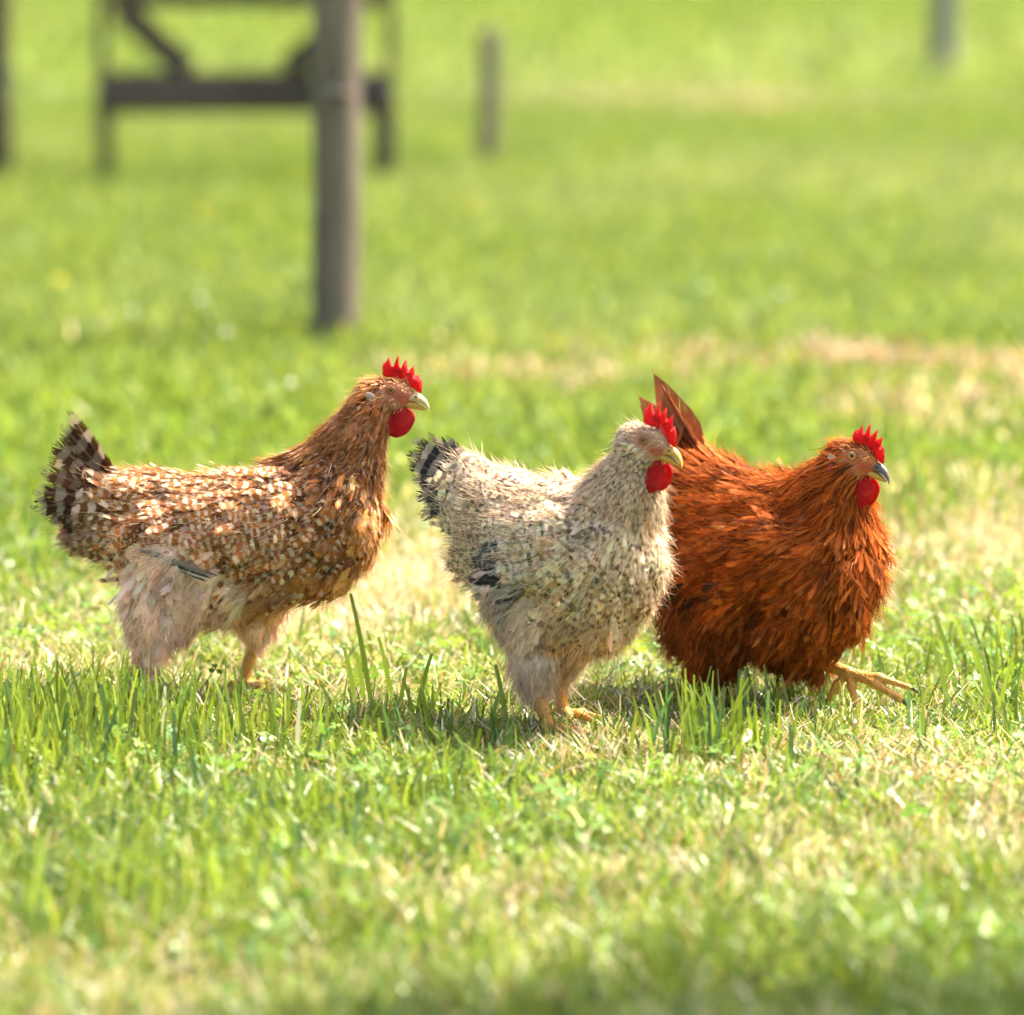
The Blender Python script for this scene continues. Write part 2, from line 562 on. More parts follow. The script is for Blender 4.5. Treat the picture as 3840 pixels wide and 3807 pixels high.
def wires(segs, rad):
    segs = np.asarray(segs, float)                       # (n, 2, 3) square-section wires
    a, b = segs[:, 0], segs[:, 1]
    d = unit(b - a)
    n1_ = np.tile([0, 1.0, 0], (len(d), 1))
    n2_ = np.cross(d, n1_)
    offs = [n1_ * rad, n2_ * rad, -n1_ * rad, -n2_ * rad]
    V = np.stack([p + o for p in (a, b) for o in offs], 1).reshape(-1, 3)
    q = np.array([(k, (k + 1) % 4, 4 + (k + 1) % 4, 4 + k) for k in range(4)])
    F = ((np.arange(len(d)) * 8)[:, None, None] + q[None]).reshape(-1, 4)
    return V, F


xs = np.arange(-2.4, 2.4, 0.0125)
zs = np.arange(0.03, 1.22, 0.0125)
V1, F1 = wires([[(x, 0, 0.02), (x, 0, 1.22)] for x in xs], 0.00009)
V2, F2 = wires([[(-2.4, 0.0012, z), (2.4, 0.0012, z)] for z in zs], 0.00009)
mesh_np('wire_mesh', np.concatenate([V1, V2]), np.concatenate([F1, F2 + len(V1)]), M_WIRE, net, smooth=False)

round_post('wooden_stake', -0.088, 18.9, 0.034, 0.036, 0.50, M_WOOD, 'short thin brown wooden stake with its cut top showing, in the lawn', 0.006, 2)
round_post('far_post', 2.20, 26.2, 0.062, 0.066, 1.3, M_GREYWOOD, 'tall grey post standing far off in the meadow behind the rust hen', 0.0, 3)
round_post('dark_post', -1.80, 17.9, 0.05, 0.052, 1.4, M_DARKWOOD, 'dark brown post beside the wooden trestle', 0.0, 4)


def beam(p0, p1, w, d, bev=0.006):
    """square timber from p0 to p1: w across (in the frame's plane), d deep; bevelled long edges"""
    p0, p1 = np.array(p0, float), np.array(p1, float)
    ax = unit(p1 - p0)
    dep = np.array([0, 1.0, 0])
    sd = unit(np.cross(ax, dep))
    w2, d2 = w / 2, d / 2
    oct_ = [(-w2 + bev, -d2), (w2 - bev, -d2), (w2, -d2 + bev), (w2, d2 - bev), (w2 - bev, d2), (-w2 + bev, d2), (-w2, d2 - bev), (-w2, -d2 + bev)]
    V = np.array([p + sd * a + dep * b for p in (p0, p1) for a, b in oct_])
    F = np.array([(i, (i + 1) % 8, 8 + (i + 1) % 8, 8 + i) for i in range(8)])
    return V, [F, np.array([list(range(7, -1, -1))]), np.array([list(range(8, 16))])]


tr = empty('wooden_trestle', (-0.94, 18.1, 0))
HW = 0.52
for nm, a, b, w, d in (('bottom_rail', (-HW, 0, 0.305), (HW, 0, 0.305), 0.145, 0.12),
                       ('top_rail', (-HW, 0, 0.640), (HW, 0, 0.640), 0.07, 0.09),
                       ('leg', (-HW + 0.03, -0.085, -0.02), (-HW + 0.03, -0.085, 0.230), 0.055, 0.045),
                       ('leg', (HW - 0.03, -0.085, -0.02), (HW - 0.03, -0.085, 0.230), 0.075, 0.045),
                       ('upright', (-HW + 0.01, 0.078, -0.02), (-HW + 0.01, 0.078, 0.70), 0.035, 0.03),
                       ('upright', (HW - 0.01, 0.078, -0.02), (HW - 0.01, 0.078, 0.70), 0.035, 0.03),
                       ('brace', (-0.20, -0.004, 0.380), (-0.44, -0.004, 0.604), 0.095, 0.06),
                       ('brace', (0.15, -0.004, 0.380), (0.40, -0.004, 0.604), 0.095, 0.06),
                       ('tie_block', (-HW + 0.03, -0.085, 0.233), (-HW + 0.03, -0.085, 0.376), 0.06, 0.046),
                       ('tie_block', (HW - 0.03, -0.085, 0.233), (HW - 0.03, -0.085, 0.376), 0.07, 0.046)):
    V, F = beam(a, b, w, d)
    mesh_np(nm, V, F, M_DARKWOOD, tr, smooth=False)
tag(tr, 'dark wooden trestle frame with slanting braces standing behind the thick post', 'trestle')

# ------------------------------------------------------------------ wild flowers, blurred in the lawn
t = NT('yellow_petal')
M_YEL = t.leafy((0.75, 0.55, 0.02), 0.6, 0.2, 0.3)
t = NT('white_petal')
M_WHT = t.leafy((0.82, 0.84, 0.80), 0.6, 0.2, 0.3)
t = NT('flower_stem')
M_STEM = t.leafy((0.12, 0.2, 0.04), 0.5, 0.3, 0.2)


def flower(name, x, y, h, r, npet, rows, mat, label, cat, group, seed):
    rg = np.random.default_rng(seed)
    root = empty(name, (x, y, 0))
    V, F = tube([(0, 0, -0.01), (0.004, 0, h * 0.5), (0, 0, h)], 0.0016, 6)
    mesh_np('stem', V, F, M_STEM, root)
    Vs, Fs = [], []
    for row in range(rows):
        for i in range(npet):
            a = 2 * np.pi * (i + 0.5 * row) / npet + rg.normal(0, 0.08)
            l = r * (1 - 0.22 * row) * rg.uniform(0.9, 1.08)
            w = r * 3.0 / npet
            e = 0.15 + 0.35 * row
            d = np.array([math.cos(a), math.sin(a), 0]); s = np.array([-math.sin(a), math.cos(a), 0])
            b = len(Vs)
            for u, ww in ((0.1, 0.5), (0.6, 1.0), (1.0, 0.55)):
                c = np.array([0, 0, h + 0.002 * row]) + d * l * u * math.cos(e) + np.array([0, 0, l * u * math.sin(e) - 0.15 * l * u * u])
                Vs += [c - s * w * ww / 2, c + s * w * ww / 2]
            Fs += [(b, b + 1, b + 3, b + 2), (b + 2, b + 3, b + 5, b + 4)]
    mesh_np('flower_head', np.array(Vs), np.array(Fs), mat, root)
    tag(root, label, cat, group)


for i, (x, y) in enumerate([(-0.905, 15.0), (-0.115, 15.3), (-1.12, 12.7)]):
    flower('dandelion', x, y, 0.10, 0.022, 16, 4, M_YEL, 'yellow dandelion in the green lawn behind the hens', 'dandelion', 'yellow dandelions in the lawn', 20 + i)
for i, (x, y) in enumerate([(-0.91, 12.2), (-0.765, 12.55), (-0.655, 11.7), (0.67, 12.7), (0.49, 12.9), (-0.46, 10.6), (0.30, 10.2)]):
    flower('clover_flower', x, y, 0.07, 0.012, 12, 4, M_WHT, 'small white flower in the grass behind the hens', 'flower', 'white flowers in the grass', 40 + i)


# ------------------------------------------------------------------ implicit surfaces for bodies
def cap(a, b, ra, rb, sy=1.0, k=0.025, flow=(-1, 0, 0), reg='body'):
    return dict(a=np.array(a, float), b=np.array(b, float), ra=ra, rb=rb, sy=sy, k=k, flow=np.array(flow, float), reg=reg)


def cdist(P, c):
    sc = np.array([1, 1 / c['sy'], 1])
    a = c['a']
    p = (P - a) * sc
    ab = (c['b'] - a) * sc
    L2 = max(np.dot(ab, ab), 1e-12)
    t = np.clip(p @ ab / L2, 0, 1)
    return np.linalg.norm(p - t[..., None] * ab, axis=-1) - (c['ra'] + (c['rb'] - c['ra']) * t)


def field(P, caps):
    d = None
    for c in caps:
        e = cdist(P, c)
        if d is None:
            d = e
        else:
            k = c['k']
            h = np.clip(0.5 + 0.5 * (d - e) / k, 0, 1)
            d = d + (e - d) * h - k * h * (1 - h)
    return d


def surface(caps, vox):
    lo = np.min([np.minimum(c['a'], c['b']) - max(c['ra'], c['rb']) for c in caps], axis=0) - 3 * vox
    hi = np.max([np.maximum(c['a'], c['b']) + max(c['ra'], c['rb']) for c in caps], axis=0) + 3 * vox
    n = np.ceil((hi - lo) / vox).astype(int) + 1
    ax = [lo[i] + vox * np.arange(n[i]) for i in range(3)]
    P = np.stack(np.meshgrid(*ax, indexing='ij'), -1)
    D = field(P.reshape(-1, 3), caps).reshape(n)
    ins = D < 0
    cor = [(i, j, k) for i in (0, 1) for j in (0, 1) for k in (0, 1)]
    sl = lambda c: tuple(slice(c[i], n[i] - 1 + c[i]) for i in range(3))
    cnt = sum(ins[sl(c)].astype(int) for c in cor)
    act = (cnt > 0) & (cnt < 8)
    acc = np.zeros(tuple(n - 1) + (3,)); num = np.zeros(tuple(n - 1))
    for c0 in cor:
        for axx in range(3):
            if c0[axx] == 0:
                c1 = list(c0); c1[axx] = 1; c1 = tuple(c1)
                d0, d1 = D[sl(c0)], D[sl(c1)]
                cr = (d0 < 0) != (d1 < 0)
                t = np.where(cr, d0 / np.where(cr, d0 - d1, 1), 0)
                for q in range(3):
                    acc[..., q] += np.where(cr, c0[q] + (t if q == axx else 0), 0)
                num += cr
    idx = -np.ones(tuple(n - 1), dtype=int)
    idx[act] = np.arange(act.sum())
    cells = np.argwhere(act)
    V = lo + vox * (cells + acc[act] / num[act][:, None])
    F = []
    for axx in range(3):
        o1, o2 = [(1, 2), (2, 0), (0, 1)][axx]
        s0 = [slice(1, n[i] - 1) for i in range(3)]; s1 = list(s0)
        s0[axx] = slice(0, n[axx] - 1); s1[axx] = slice(1, n[axx])
        a, b = ins[tuple(s0)], ins[tuple(s1)]
        e = np.argwhere(a != b)
        if len(e) == 0: continue
        flip = a[a != b]
        base = e.copy()
        for i in range(3):
            if i != axx: base[:, i] += 1
        def cell(d1, d2):
            c = base.copy(); c[:, o1] -= d1; c[:, o2] -= d2
            return idx[c[:, 0], c[:, 1], c[:, 2]]
        q = np.stack([cell(1, 1), cell(0, 1), cell(0, 0), cell(1, 0)], 1)
        q[~flip] = q[~flip][:, ::-1]
        F.append(q)
    F = np.concatenate(F)
    return V, F


def grad(P, caps, e=0.0015):
    g = np.stack([field(P + np.eye(3)[i] * e, caps) - field(P - np.eye(3)[i] * e, caps) for i in range(3)], -1)
    return unit(g)


# ------------------------------------------------------------------ feathers
FU = np.array([0.0, 0.2, 0.45, 0.7, 0.87, 1.0])
SHAPES = {'round': np.array([0.25, 0.75, 1.0, 0.98, 0.72, 0.22]),
          'hackle': np.array([0.4, 0.85, 1.0, 0.8, 0.5, 0.06]),
          'quill': np.array([0.25, 0.7, 0.9, 1.0, 0.85, 0.25])}


def feather_mesh(r, d, n, L, W, lift, curl, cup, shape, rng, sway=0.12, droop=0.0, FU=FU, jag=0.18):
    N = len(r)
    s = unit(np.cross(d, n))
    K = len(FU)
    V = np.empty((N, K, 3, 3))
    prof = np.broadcast_to(shape(FU), (N, K)) if callable(shape) else np.broadcast_to(SHAPES[shape], (N, K)) if isinstance(shape, str) else np.stack([SHAPES[q] for q in shape])
    jit = 1 + jag * rng.standard_normal((N, K, 2))
    sw = rng.normal(0, sway, N)
    for k, u in enumerate(FU):
        c = r + d * (L * u)[:, None] + n * (L * (lift * u - curl * u * u))[:, None] + s * (L * sw * u * u)[:, None]
        c[:, 2] -= droop * L * u * u
        for j, sg in enumerate((-1, 0, 1)):
            w = W * 0.5 * prof[:, k] * sg
            if sg: w = w * jit[:, k, (sg + 1) // 2]
            back = (0.10 * L * (abs(sg)) * (u > 0.6)) * (u - 0.3)
            V[:, k, j] = c + s * w[:, None] - n * (cup * np.abs(w))[:, None] - d * back[:, None]
    base = (np.arange(N) * K * 3)[:, None, None]
    q = np.array([[3 * k + j, 3 * k + j + 1, 3 * k + j + 4, 3 * k + j + 3] for k in range(K - 1) for j in range(2)])[None]
    F = (base + q).reshape(-1, 4)
    uv = np.stack(np.meshgrid(FU, [0, 0.5, 1], indexing='ij'), -1)
    UV = np.broadcast_to(uv[None], (N, K, 3, 2)).reshape(-1, 2)
    return V.reshape(-1, 3), F, UV, K * 3


FQ = np.linspace(0, 1, 15)


def q_round(u):                                            # broad tail quill with a rounded end
    return np.clip(np.minimum(1, 0.25 + 3.2 * u) * (1 - np.clip(u, 0, 1) ** 7) ** 0.5 * (0.7 + 0.3 * u), 0.03, 1)


def q_blade(u):                                            # sickle blade running to a point
    return np.clip(np.minimum(1, 0.3 + 2.2 * u) * (1 - u ** 2.4), 0.02, 1)


def strands(r, d, n, L, W, lift, rng, seg=3):
    N = len(r)
    s = unit(np.cross(d, n) + 0.6 * rng.standard_normal((N, 3)))
    V = np.empty((N, seg + 1, 2, 3))
    b = rng.normal(0, 0.35, (N, 3))
    for k in range(seg + 1):
        u = k / seg
        c = r + d * (L * u)[:, None] + n * (L * lift * u * (1 - 0.35 * u))[:, None] + b * (L * u * u)[:, None] * 0.6
        w = W * (1 - 0.85 * u) * 0.5
        V[:, k, 0] = c - s * w[:, None]
        V[:, k, 1] = c + s * w[:, None]
    base = (np.arange(N) * (seg + 1) * 2)[:, None, None]
    q = np.array([[2 * k, 2 * k + 1, 2 * k + 3, 2 * k + 2] for k in range(seg)])[None]
    return V.reshape(-1, 3), (base + q).reshape(-1, 4), (seg + 1) * 2


def feather_mat(name, trans=0.32):
    t = NT(name)
    A = t.attr('fa').outputs['Color']
    B = t.attr('fb').outputs['Color']
    P = t.n('SeparateColor')
    fp = t.attr('fp')                                      # frequency, amount, phase; alpha = width of the bars
    t.l(fp.outputs['Color'], P.inputs[0])
    uv = t.n('UVMap')
    sx = t.n('SeparateXYZ')
    t.l(uv.outputs[0], sx.inputs[0])
    u, v = sx.outputs[0], sx.outputs[1]
    va = t.math('ABSOLUTE', t.math('SUBTRACT', v, 0.5))
    tc = t.n('TexCoord')
    nz = t.noise(160, 3, 0.6, tc.outputs['Object'])
    ph = t.math('ADD', t.math('MULTIPLY', t.math('ADD', u, t.math('MULTIPLY', va, -0.12)), P.outputs[0]),
                t.math('ADD', P.outputs[2], t.math('MULTIPLY', nz.outputs[0], 0.3)))
    w = t.math('SINE', t.math('MULTIPLY', ph, 6.2832))
    w = t.math('ADD', t.math('MULTIPLY', w, 1.8), fp.outputs['Alpha'], clamp=True)
    col = t.mix(t.math('MULTIPLY', w, P.outputs[1], clamp=True), A, B)
    # barbs: fine slanting streaks and a paler shaft
    cb = t.n('CombineXYZ')
    t.l(t.math('MULTIPLY', t.math('ADD', u, t.math('MULTIPLY', va, -0.7)), 44.0), cb.inputs[0])
    t.l(t.math('MULTIPLY', v, 2.0), cb.inputs[1])
    t.l(t.math('MULTIPLY', P.outputs[2], 37.0), cb.inputs[2])
    nb_ = t.noise(1.0, 2, 0.5, cb.outputs[0])
    col = t.mix(0.55, col, t.mix(1.0, col, t.ramp(nb_.outputs[0], [(0.3, (0.72, 0.69, 0.66)), (0.7, (1.4, 1.4, 1.4))]), 'MULTIPLY'))
    e1 = t.math('LESS_THAN', t.math('MULTIPLY', va, 2.0), t.math('MULTIPLY_ADD', nb_.outputs[0], 1.9, -0.12))
    e2 = t.math('LESS_THAN', u, t.math('MULTIPLY_ADD', nb_.outputs[0], 0.75, 0.50))
    alpha = t.math('MAXIMUM', t.math('MULTIPLY', e1, e2), t.math('MULTIPLY', t.math('GREATER_THAN', P.outputs[2], 1.5), t.math('GREATER_THAN', nb_.outputs[0], 0.36)))
    sh = t.math('LESS_THAN', va, 0.05)
    col = t.mix(t.math('MULTIPLY', sh, 0.10), col, (0.6, 0.45, 0.3))
    return t.leafy(col, 0.65, 0.12, trans, bump=t.bump(nb_.outputs[0], 0.25, 0.002), alpha=alpha)


M_FEATHER = feather_mat('plumage')
t = NT('down_fluff')
cc = t.attr('fa').outputs['Color']
M_FLUFF = t.leafy(cc, 0.8, 0.03, 0.45)
t = NT('hen_skin')
cc = t.attr('fa').outputs['Color']
tc = t.n('TexCoord')
nz = t.noise(700, 3, 0.6, tc.outputs['Object'])
cc = t.mix(0.5, cc, t.mix(1.0, cc, t.ramp(nz.outputs[0], [(0.3, (0.5, 0.5, 0.5)), (0.7, (1.3, 1.3, 1.3))]), 'MULTIPLY'))
M_SKIN = t.leafy(cc, 0.8, 0.04, 0.0, bump=t.bump(nz.outputs[0], 0.4, 0.002))


def red_mat(name, base, trans):
    t = NT(name)
    tc = t.n('TexCoord')
    nz = t.noise(260, 5, 0.7, tc.outputs['Object'])
    n2 = t.noise(90, 2, 0.5, tc.outputs['Object'])
    c = t.mix(t.math('MULTIPLY_ADD', nz.outputs[0], 1.6, -0.45, clamp=True), base, (base[0] * 0.42, base[1] * 0.4, base[2] * 1.2))
    c = t.mix(t.math('MULTIPLY_ADD', n2.outputs[0], 2.0, -1.05, clamp=True), c, (base[0] * 1.05, 0.055, 0.04))
    return t.leafy(c, 0.45, 0.3, trans, tcol=(0.80, 0.03, 0.010), bump=t.bump(nz.outputs[0], 0.9, 0.004), sss=0.15)


M_COMB = red_mat('comb_skin', (0.64, 0.007, 0.007), 0.38)
M_WATTLE = red_mat('wattle_skin', (0.56, 0.005, 0.007), 0.28)
M_REDSKIN = red_mat('red_face_skin', (0.36, 0.05, 0.045), 0.0)


def plain(name, c, rough=0.5, spec=0.4, trans=0.0, nscale=0, amt=0.4):
    t = NT(name)
    col = c
    bmp = None
    if nscale:
        tc = t.n('TexCoord')
        nz = t.noise(nscale, 3, 0.6, tc.outputs['Object'])
        col = t.mix(t.math('MULTIPLY', nz.outputs[0], amt * 2, clamp=True), c, tuple(q * 0.45 for q in c))
        bmp = t.bump(nz.outputs[0], 0.3, 0.002)
    return t.leafy(col, rough, spec, trans, bump=bmp)


M_BEAK = plain('yellow_beak', (0.62, 0.36, 0.07), 0.35, 0.5, 0.08, 180, 0.3)
M_BEAKDARK = plain('dark_horn_beak', (0.11, 0.09, 0.085), 0.35, 0.5, 0.0, 200, 0.3)
M_BEAKPALE = plain('pale_horn_beak', (0.62, 0.46, 0.24), 0.35, 0.5, 0.08, 180, 0.3)
M_LOBE = plain('pale_earlobe', (0.48, 0.38, 0.32), 0.9, 0.02, 0.0, 500, 0.35)
M_LID = plain('brown_eyelid', (0.26, 0.10, 0.06), 0.7, 0.2)
M_IRIS = plain('amber_iris', (0.60, 0.30, 0.04), 0.15, 0.25, 0.0, 900, 0.3)
M_PUPIL = plain('black_pupil', (0.003, 0.003, 0.003), 0.05, 0.4)
M_CLAW = plain('dark_claw', (0.09, 0.06, 0.05), 0.35, 0.5)
M_NOSTRIL = plain('dark_nostril', (0.05, 0.02, 0.01), 0.7, 0.2)
t = NT('leg_scales')
tc = t.n('TexCoord')
vo = t.n('TexVoronoi')
vo.inputs['Scale'].default_value = 330
t.l(tc.outputs['Object'], vo.inputs['Vector'])
nz = t.noise(60, 3, 0.5, tc.outputs['Object'])
lc = t.ramp(nz.outputs[0], [(0.3, (0.66, 0.31, 0.05)), (0.7, (0.82, 0.48, 0.10))])
lc = t.mix(t.math('MULTIPLY', vo.outputs['Distance'], 0.7, clamp=True), lc, (0.36, 0.14, 0.025))
M_LEG = t.leafy(lc, 0.45, 0.45, 0.06, bump=t.bump(t.math('MULTIPLY', vo.outputs['Distance'], -1.0), 0.5, 0.002))


def ellipsoid(c, r, rot=None, nu=14, nv=10):
    V = [(0, 0, 1.0)]
    for i in range(1, nv):
        for j in range(nu):
            th, ph = math.pi * i / nv, 2 * math.pi * j / nu
            V.append((math.sin(th) * math.cos(ph), math.sin(th) * math.sin(ph), math.cos(th)))
    V.append((0, 0, -1.0))
    V = np.array(V) * np.array(r)
    if rot is not None: V = V @ np.array(rot).T
    Q, T = [], []
    for j in range(nu):
        T.append((0, 1 + j, 1 + (j + 1) % nu))
        T.append((len(V) - 1, 1 + (nv - 2) * nu + (j + 1) % nu, 1 + (nv - 2) * nu + j))
        for i in range(nv - 2):
            Q.append((1 + i * nu + j, 1 + (i + 1) * nu + j, 1 + (i + 1) * nu + (j + 1) % nu, 1 + i * nu + (j + 1) % nu))
    return V + np.array(c), [np.array(Q), np.array(T)]


def rot_head(yaw, pitch, roll=0.0):
    return np.array(Matrix.Rotation(yaw, 3, 'Z') @ Matrix.Rotation(-pitch, 3, 'Y') @ Matrix.Rotation(roll, 3, 'X'))


# comb outline in the head's frame (eye level = 0, x forward), serrated along the top
COMB = [(-0.010, 0.0185), (-0.0125, 0.026), (-0.0105, 0.034), (-0.0055, 0.0395), (-0.0022, 0.0455), (0.0002, 0.037), (0.003, 0.0325),
        (0.0065, 0.040), (0.0098, 0.0485), (0.0115, 0.039), (0.0142, 0.0315), (0.018, 0.037), (0.0218, 0.0425), (0.0228, 0.034),
        (0.0248, 0.0275), (0.029, 0.0305), (0.0325, 0.0335), (0.0330, 0.0265), (0.0345, 0.0205), (0.038, 0.0205), (0.0405, 0.0185),
        (0.0435, 0.010), (0.0435, -0.0035), (0.036, -0.0020), (0.024, 0.008), (0.014, 0.0130), (0.004, 0.0165)]


def make_comb(parent, H, E, sx, sz, shear, M, rng):
    pts = np.array(COMB)
    pts = np.stack([pts[:, 0] * sx + shear * (pts[:, 1] - 0.01) , 0.004 + (pts[:, 1] - 0.004) * sz], 1)
    pts += rng.normal(0, 0.0005, pts.shape)
    # resample and smooth a little for a fleshy rim
    n = len(pts)
    fine = []
    for i in range(n):
        p0, p1, p2, p3 = pts[i - 1], pts[i], pts[(i + 1) % n], pts[(i + 2) % n]
        for u in (0, 0.33, 0.66):
            fine.append(0.5 * (2 * p1 + (p2 - p0) * u + (2 * p0 - 5 * p1 + 4 * p2 - p3) * u * u + (3 * p1 - p0 - 3 * p2 + p3) * u ** 3))
    o = np.array(fine)
    m = len(o)
    # a ridge line inside the blade: each outline point is joined to a point drawn towards the base curve
    basec = np.array([np.interp(o[:, 0], [-0.012 * sx, 0.043 * sx + shear * 0.0], [0.0185 * sz, 0.004])]).ravel()
    inn = o.copy()
    inn[:, 0] = o[:, 0] * 0.86 + 0.014 * sx * 0.14
    inn[:, 1] = basec + (o[:, 1] - basec) * 0.62
    th = 0.0028
    wob = 0.0016 * np.sin(o[:, 0] * 260)
    V = np.concatenate([np.c_[o[:, 0], wob, o[:, 1]], np.c_[inn[:, 0], wob + th, inn[:, 1]], np.c_[inn[:, 0], wob - th, inn[:, 1]],
                        np.array([[inn[:, 0].mean(), th, inn[:, 1].mean()], [inn[:, 0].mean(), -th, inn[:, 1].mean()]])])
    Q, T = [], []
    for i in range(m):
        j = (i + 1) % m
        Q += [(i, j, m + j, m + i), (j, i, 2 * m + i, 2 * m + j)]
        T += [(m + i, m + j, 3 * m), (2 * m + j, 2 * m + i, 3 * m + 1)]
    mesh_np('comb', V @ H.T + E, [np.array(Q), np.array(T)], M, parent)


def make_beak(parent, H, E, m_up, m_low):
    # upper mandible: rings along a down-curving line
    def ringed(line, name, mat, seg=12):
        V = []
        for (x, z, ry, rt, rb) in line:
            for j in range(seg):
                a = 2 * np.pi * j / seg
                c, s = math.cos(a), math.sin(a)
                V.append((x, ry * c, z + (rt * s if s > 0 else rb * s)))
        V = np.array(V)
        n = len(line)
        Q = [(i * seg + j, i * seg + (j + 1) % seg, (i + 1) * seg + (j + 1) % seg, (i + 1) * seg + j) for i in range(n - 1) for j in range(seg)]
        V = np.concatenate([V, [[line[0][0], 0, line[0][1]], [line[-1][0] + 0.0005, 0, line[-1][1] - 0.0005]]])
        T = [(n * seg, (j + 1) % seg, j) for j in range(seg)] + [(n * seg + 1, (n - 1) * seg + j, (n - 1) * seg + (j + 1) % seg) for j in range(seg)]
        return mesh_np(name, V @ H.T + E, [np.array(Q), np.array(T)], mat, parent)
    up = ringed([(0.018, -0.0130, 0.0094, 0.0095, 0.004), (0.029, -0.0125, 0.0088, 0.0095, 0.004), (0.038, -0.0135, 0.0076, 0.0092, 0.0035),
                 (0.0445, -0.0160, 0.0062, 0.0082, 0.0034), (0.0497, -0.0200, 0.0046, 0.0064, 0.0034), (0.0533, -0.0250, 0.0028, 0.0040, 0.0034),
                 (0.0538, -0.0295, 0.0008, 0.0012, 0.0016)], 'upper_beak', m_up)
    low = ringed([(0.014, -0.0190, 0.0086, 0.0030, 0.0070), (0.025, -0.0185, 0.0080, 0.0028, 0.0082), (0.034, -0.0195, 0.0068, 0.0026, 0.0082),
                  (0.041, -0.0218, 0.0052, 0.0022, 0.0066), (0.0465, -0.0248, 0.0032, 0.0018, 0.0040), (0.0495, -0.0272, 0.0010, 0.0008, 0.0012)], 'lower_beak', m_low)
    for s in (-1, 1):
        V, F = ellipsoid((0, 0, 0), (0.0028, 0.0008, 0.0011), nu=8, nv=6)
        V = V + np.array([0.036, s * 0.0080, -0.0092])
        mesh_np('nostril', V @ H.T + E, F, M_NOSTRIL, up)


def make_wattle(parent, H, E, s, scale, rng):
    # teardrop lobe hanging below the lower beak
    nu, nv = 22, 14
    V = []
    for i in range(nv + 1):
        w = i / nv
        for j in range(nu):
            a = 2 * math.pi * j / nu
            rz = 0.0208 * scale
            zc = -0.024 - w * 2 * rz
            prof = max(math.sqrt(max(0.0, 1 - ((w - 0.5) / 0.5) ** 2)), 0.5 * (1 - 2 * w), 0.0)
            rx = 0.0216 * scale * prof * (1 + 0.07 * math.sin(4 * w + 1.0))
            ry = 0.0050 * prof ** 0.8 * (0.75 + 0.4 * w) * (1 + 0.16 * math.sin(5 * a + 2.0) + 0.10 * math.sin(3 * a + 9 * w))
            xc = 0.0115 - 0.003 * w * w
            V.append((xc + rx * math.cos(a) + 0.0011 * math.sin(5 * a + 6 * w + s), s * (0.0075 + 0.003 * w) + ry * math.sin(a), zc + 0.0008 * math.sin(3 * a)))
    V = np.array(V)
    Q = [(i * nu + j, (i + 1) * nu + j, (i + 1) * nu + (j + 1) % nu, i * nu + (j + 1) % nu) for i in range(nv) for j in range(nu)]
    mesh_np('wattle', V @ H.T + E, np.array(Q), M_WATTLE, parent)


def torus(c, r, rr, axis_rot, nu=18, nv=6, squash=1.0):
    V = []
    for i in range(nu):
        a = 2 * math.pi * i / nu
        for j in range(nv):
            b = 2 * math.pi * j / nv
            V.append(((r + rr * math.cos(b)) * math.cos(a), rr * math.sin(b), (r * squash + rr * math.cos(b)) * math.sin(a)))
    V = np.array(V) @ np.array(axis_rot).T + np.array(c)
    Q = [(i * nv + j, i * nv + (j + 1) % nv, ((i + 1) % nu) * nv + (j + 1) % nv, ((i + 1) % nu) * nv + j) for i in range(nu) for j in range(nv)]
    return V, np.array(Q)


def make_head(root, spec, caps, rng):
    E, H = spec['eye'], spec['H']
    make_comb(root, H, E, *spec['comb'], M_COMB, rng)
    make_beak(root, H, E, spec['beak'][0], spec['beak'][1])
    for s in (-1, 1):
        make_wattle(root, H, E, s, spec['wattle'], rng)
        # eye: find the head surface straight out from the eye centre
        dirn = H @ np.array([0.12, s, 0.05]); dirn = unit(dirn)
        ts = np.linspace(0.004, 0.03, 80)
        pp = E + ts[:, None] * dirn
        dd = field(pp, caps)
        tt = ts[np.argmax(dd > 0)]
        c = E + dirn * (tt - 0.0008)
        V, F = ellipsoid((0, 0, 0), (0.0044, 0.0044, 0.0044), nu=16, nv=12)
        eye = mesh_np('eye', V + c, F, M_IRIS, root)
        V, F = ellipsoid((0, 0, 0), (0.0022, 0.0012, 0.0022), H, nu=12, nv=8)
        mesh_np('pupil', V + c + dirn * 0.0039, F, M_PUPIL, eye)
        V, Q = torus(c + dirn * 0.0023, 0.0050, 0.0014, H, squash=0.80)
        mesh_np('eyelid', V, Q, spec['lid'], eye)
        # earlobe and the red skin under it
        for nm, (ex, ez), rad, mat in (('earlobe', (-0.0255, -0.0065), (0.0082, 0.0013, 0.0048), M_LOBE), ('red_lobe', (-0.0220, -0.0225), (0.0036, 0.0024, 0.0085), M_REDSKIN)):
            o = E + H @ np.array([ex, 0, ez])
            pp = o + np.linspace(0.0, 0.05, 120)[:, None] * (H @ np.array([0, s, 0]))
            dd = field(pp, caps)
            q = pp[np.argmax(dd > 0)] if (dd > 0).any() else pp[-1]
            V, F = ellipsoid((0, 0, 0), rad, H @ np.array(Matrix.Rotation(0.35 if nm == 'earlobe' else -0.25, 3, 'Y')))
            mesh_np(nm, V + q + (H @ np.array([0, s, 0])) * 0.0016, F, mat, root)


def head_caps(E, H):
    def w(x, y, z): return E + H @ np.array([x, y, z])
    fl = -(H @ np.array([1, 0, 0.25]))
    return [cap(w(-0.024, 0, -0.008), w(0.010, 0, -0.004), 0.0240, 0.0190, 0.80, 0.012, fl, 'head'),
            cap(w(0.010, 0, -0.006), w(0.030, 0, -0.011), 0.0180, 0.0085, 0.75, 0.010, fl, 'head'),
            cap(w(-0.016, 0, -0.022), w(0.010, 0, -0.020), 0.0165, 0.0120, 0.85, 0.012, fl, 'head')]


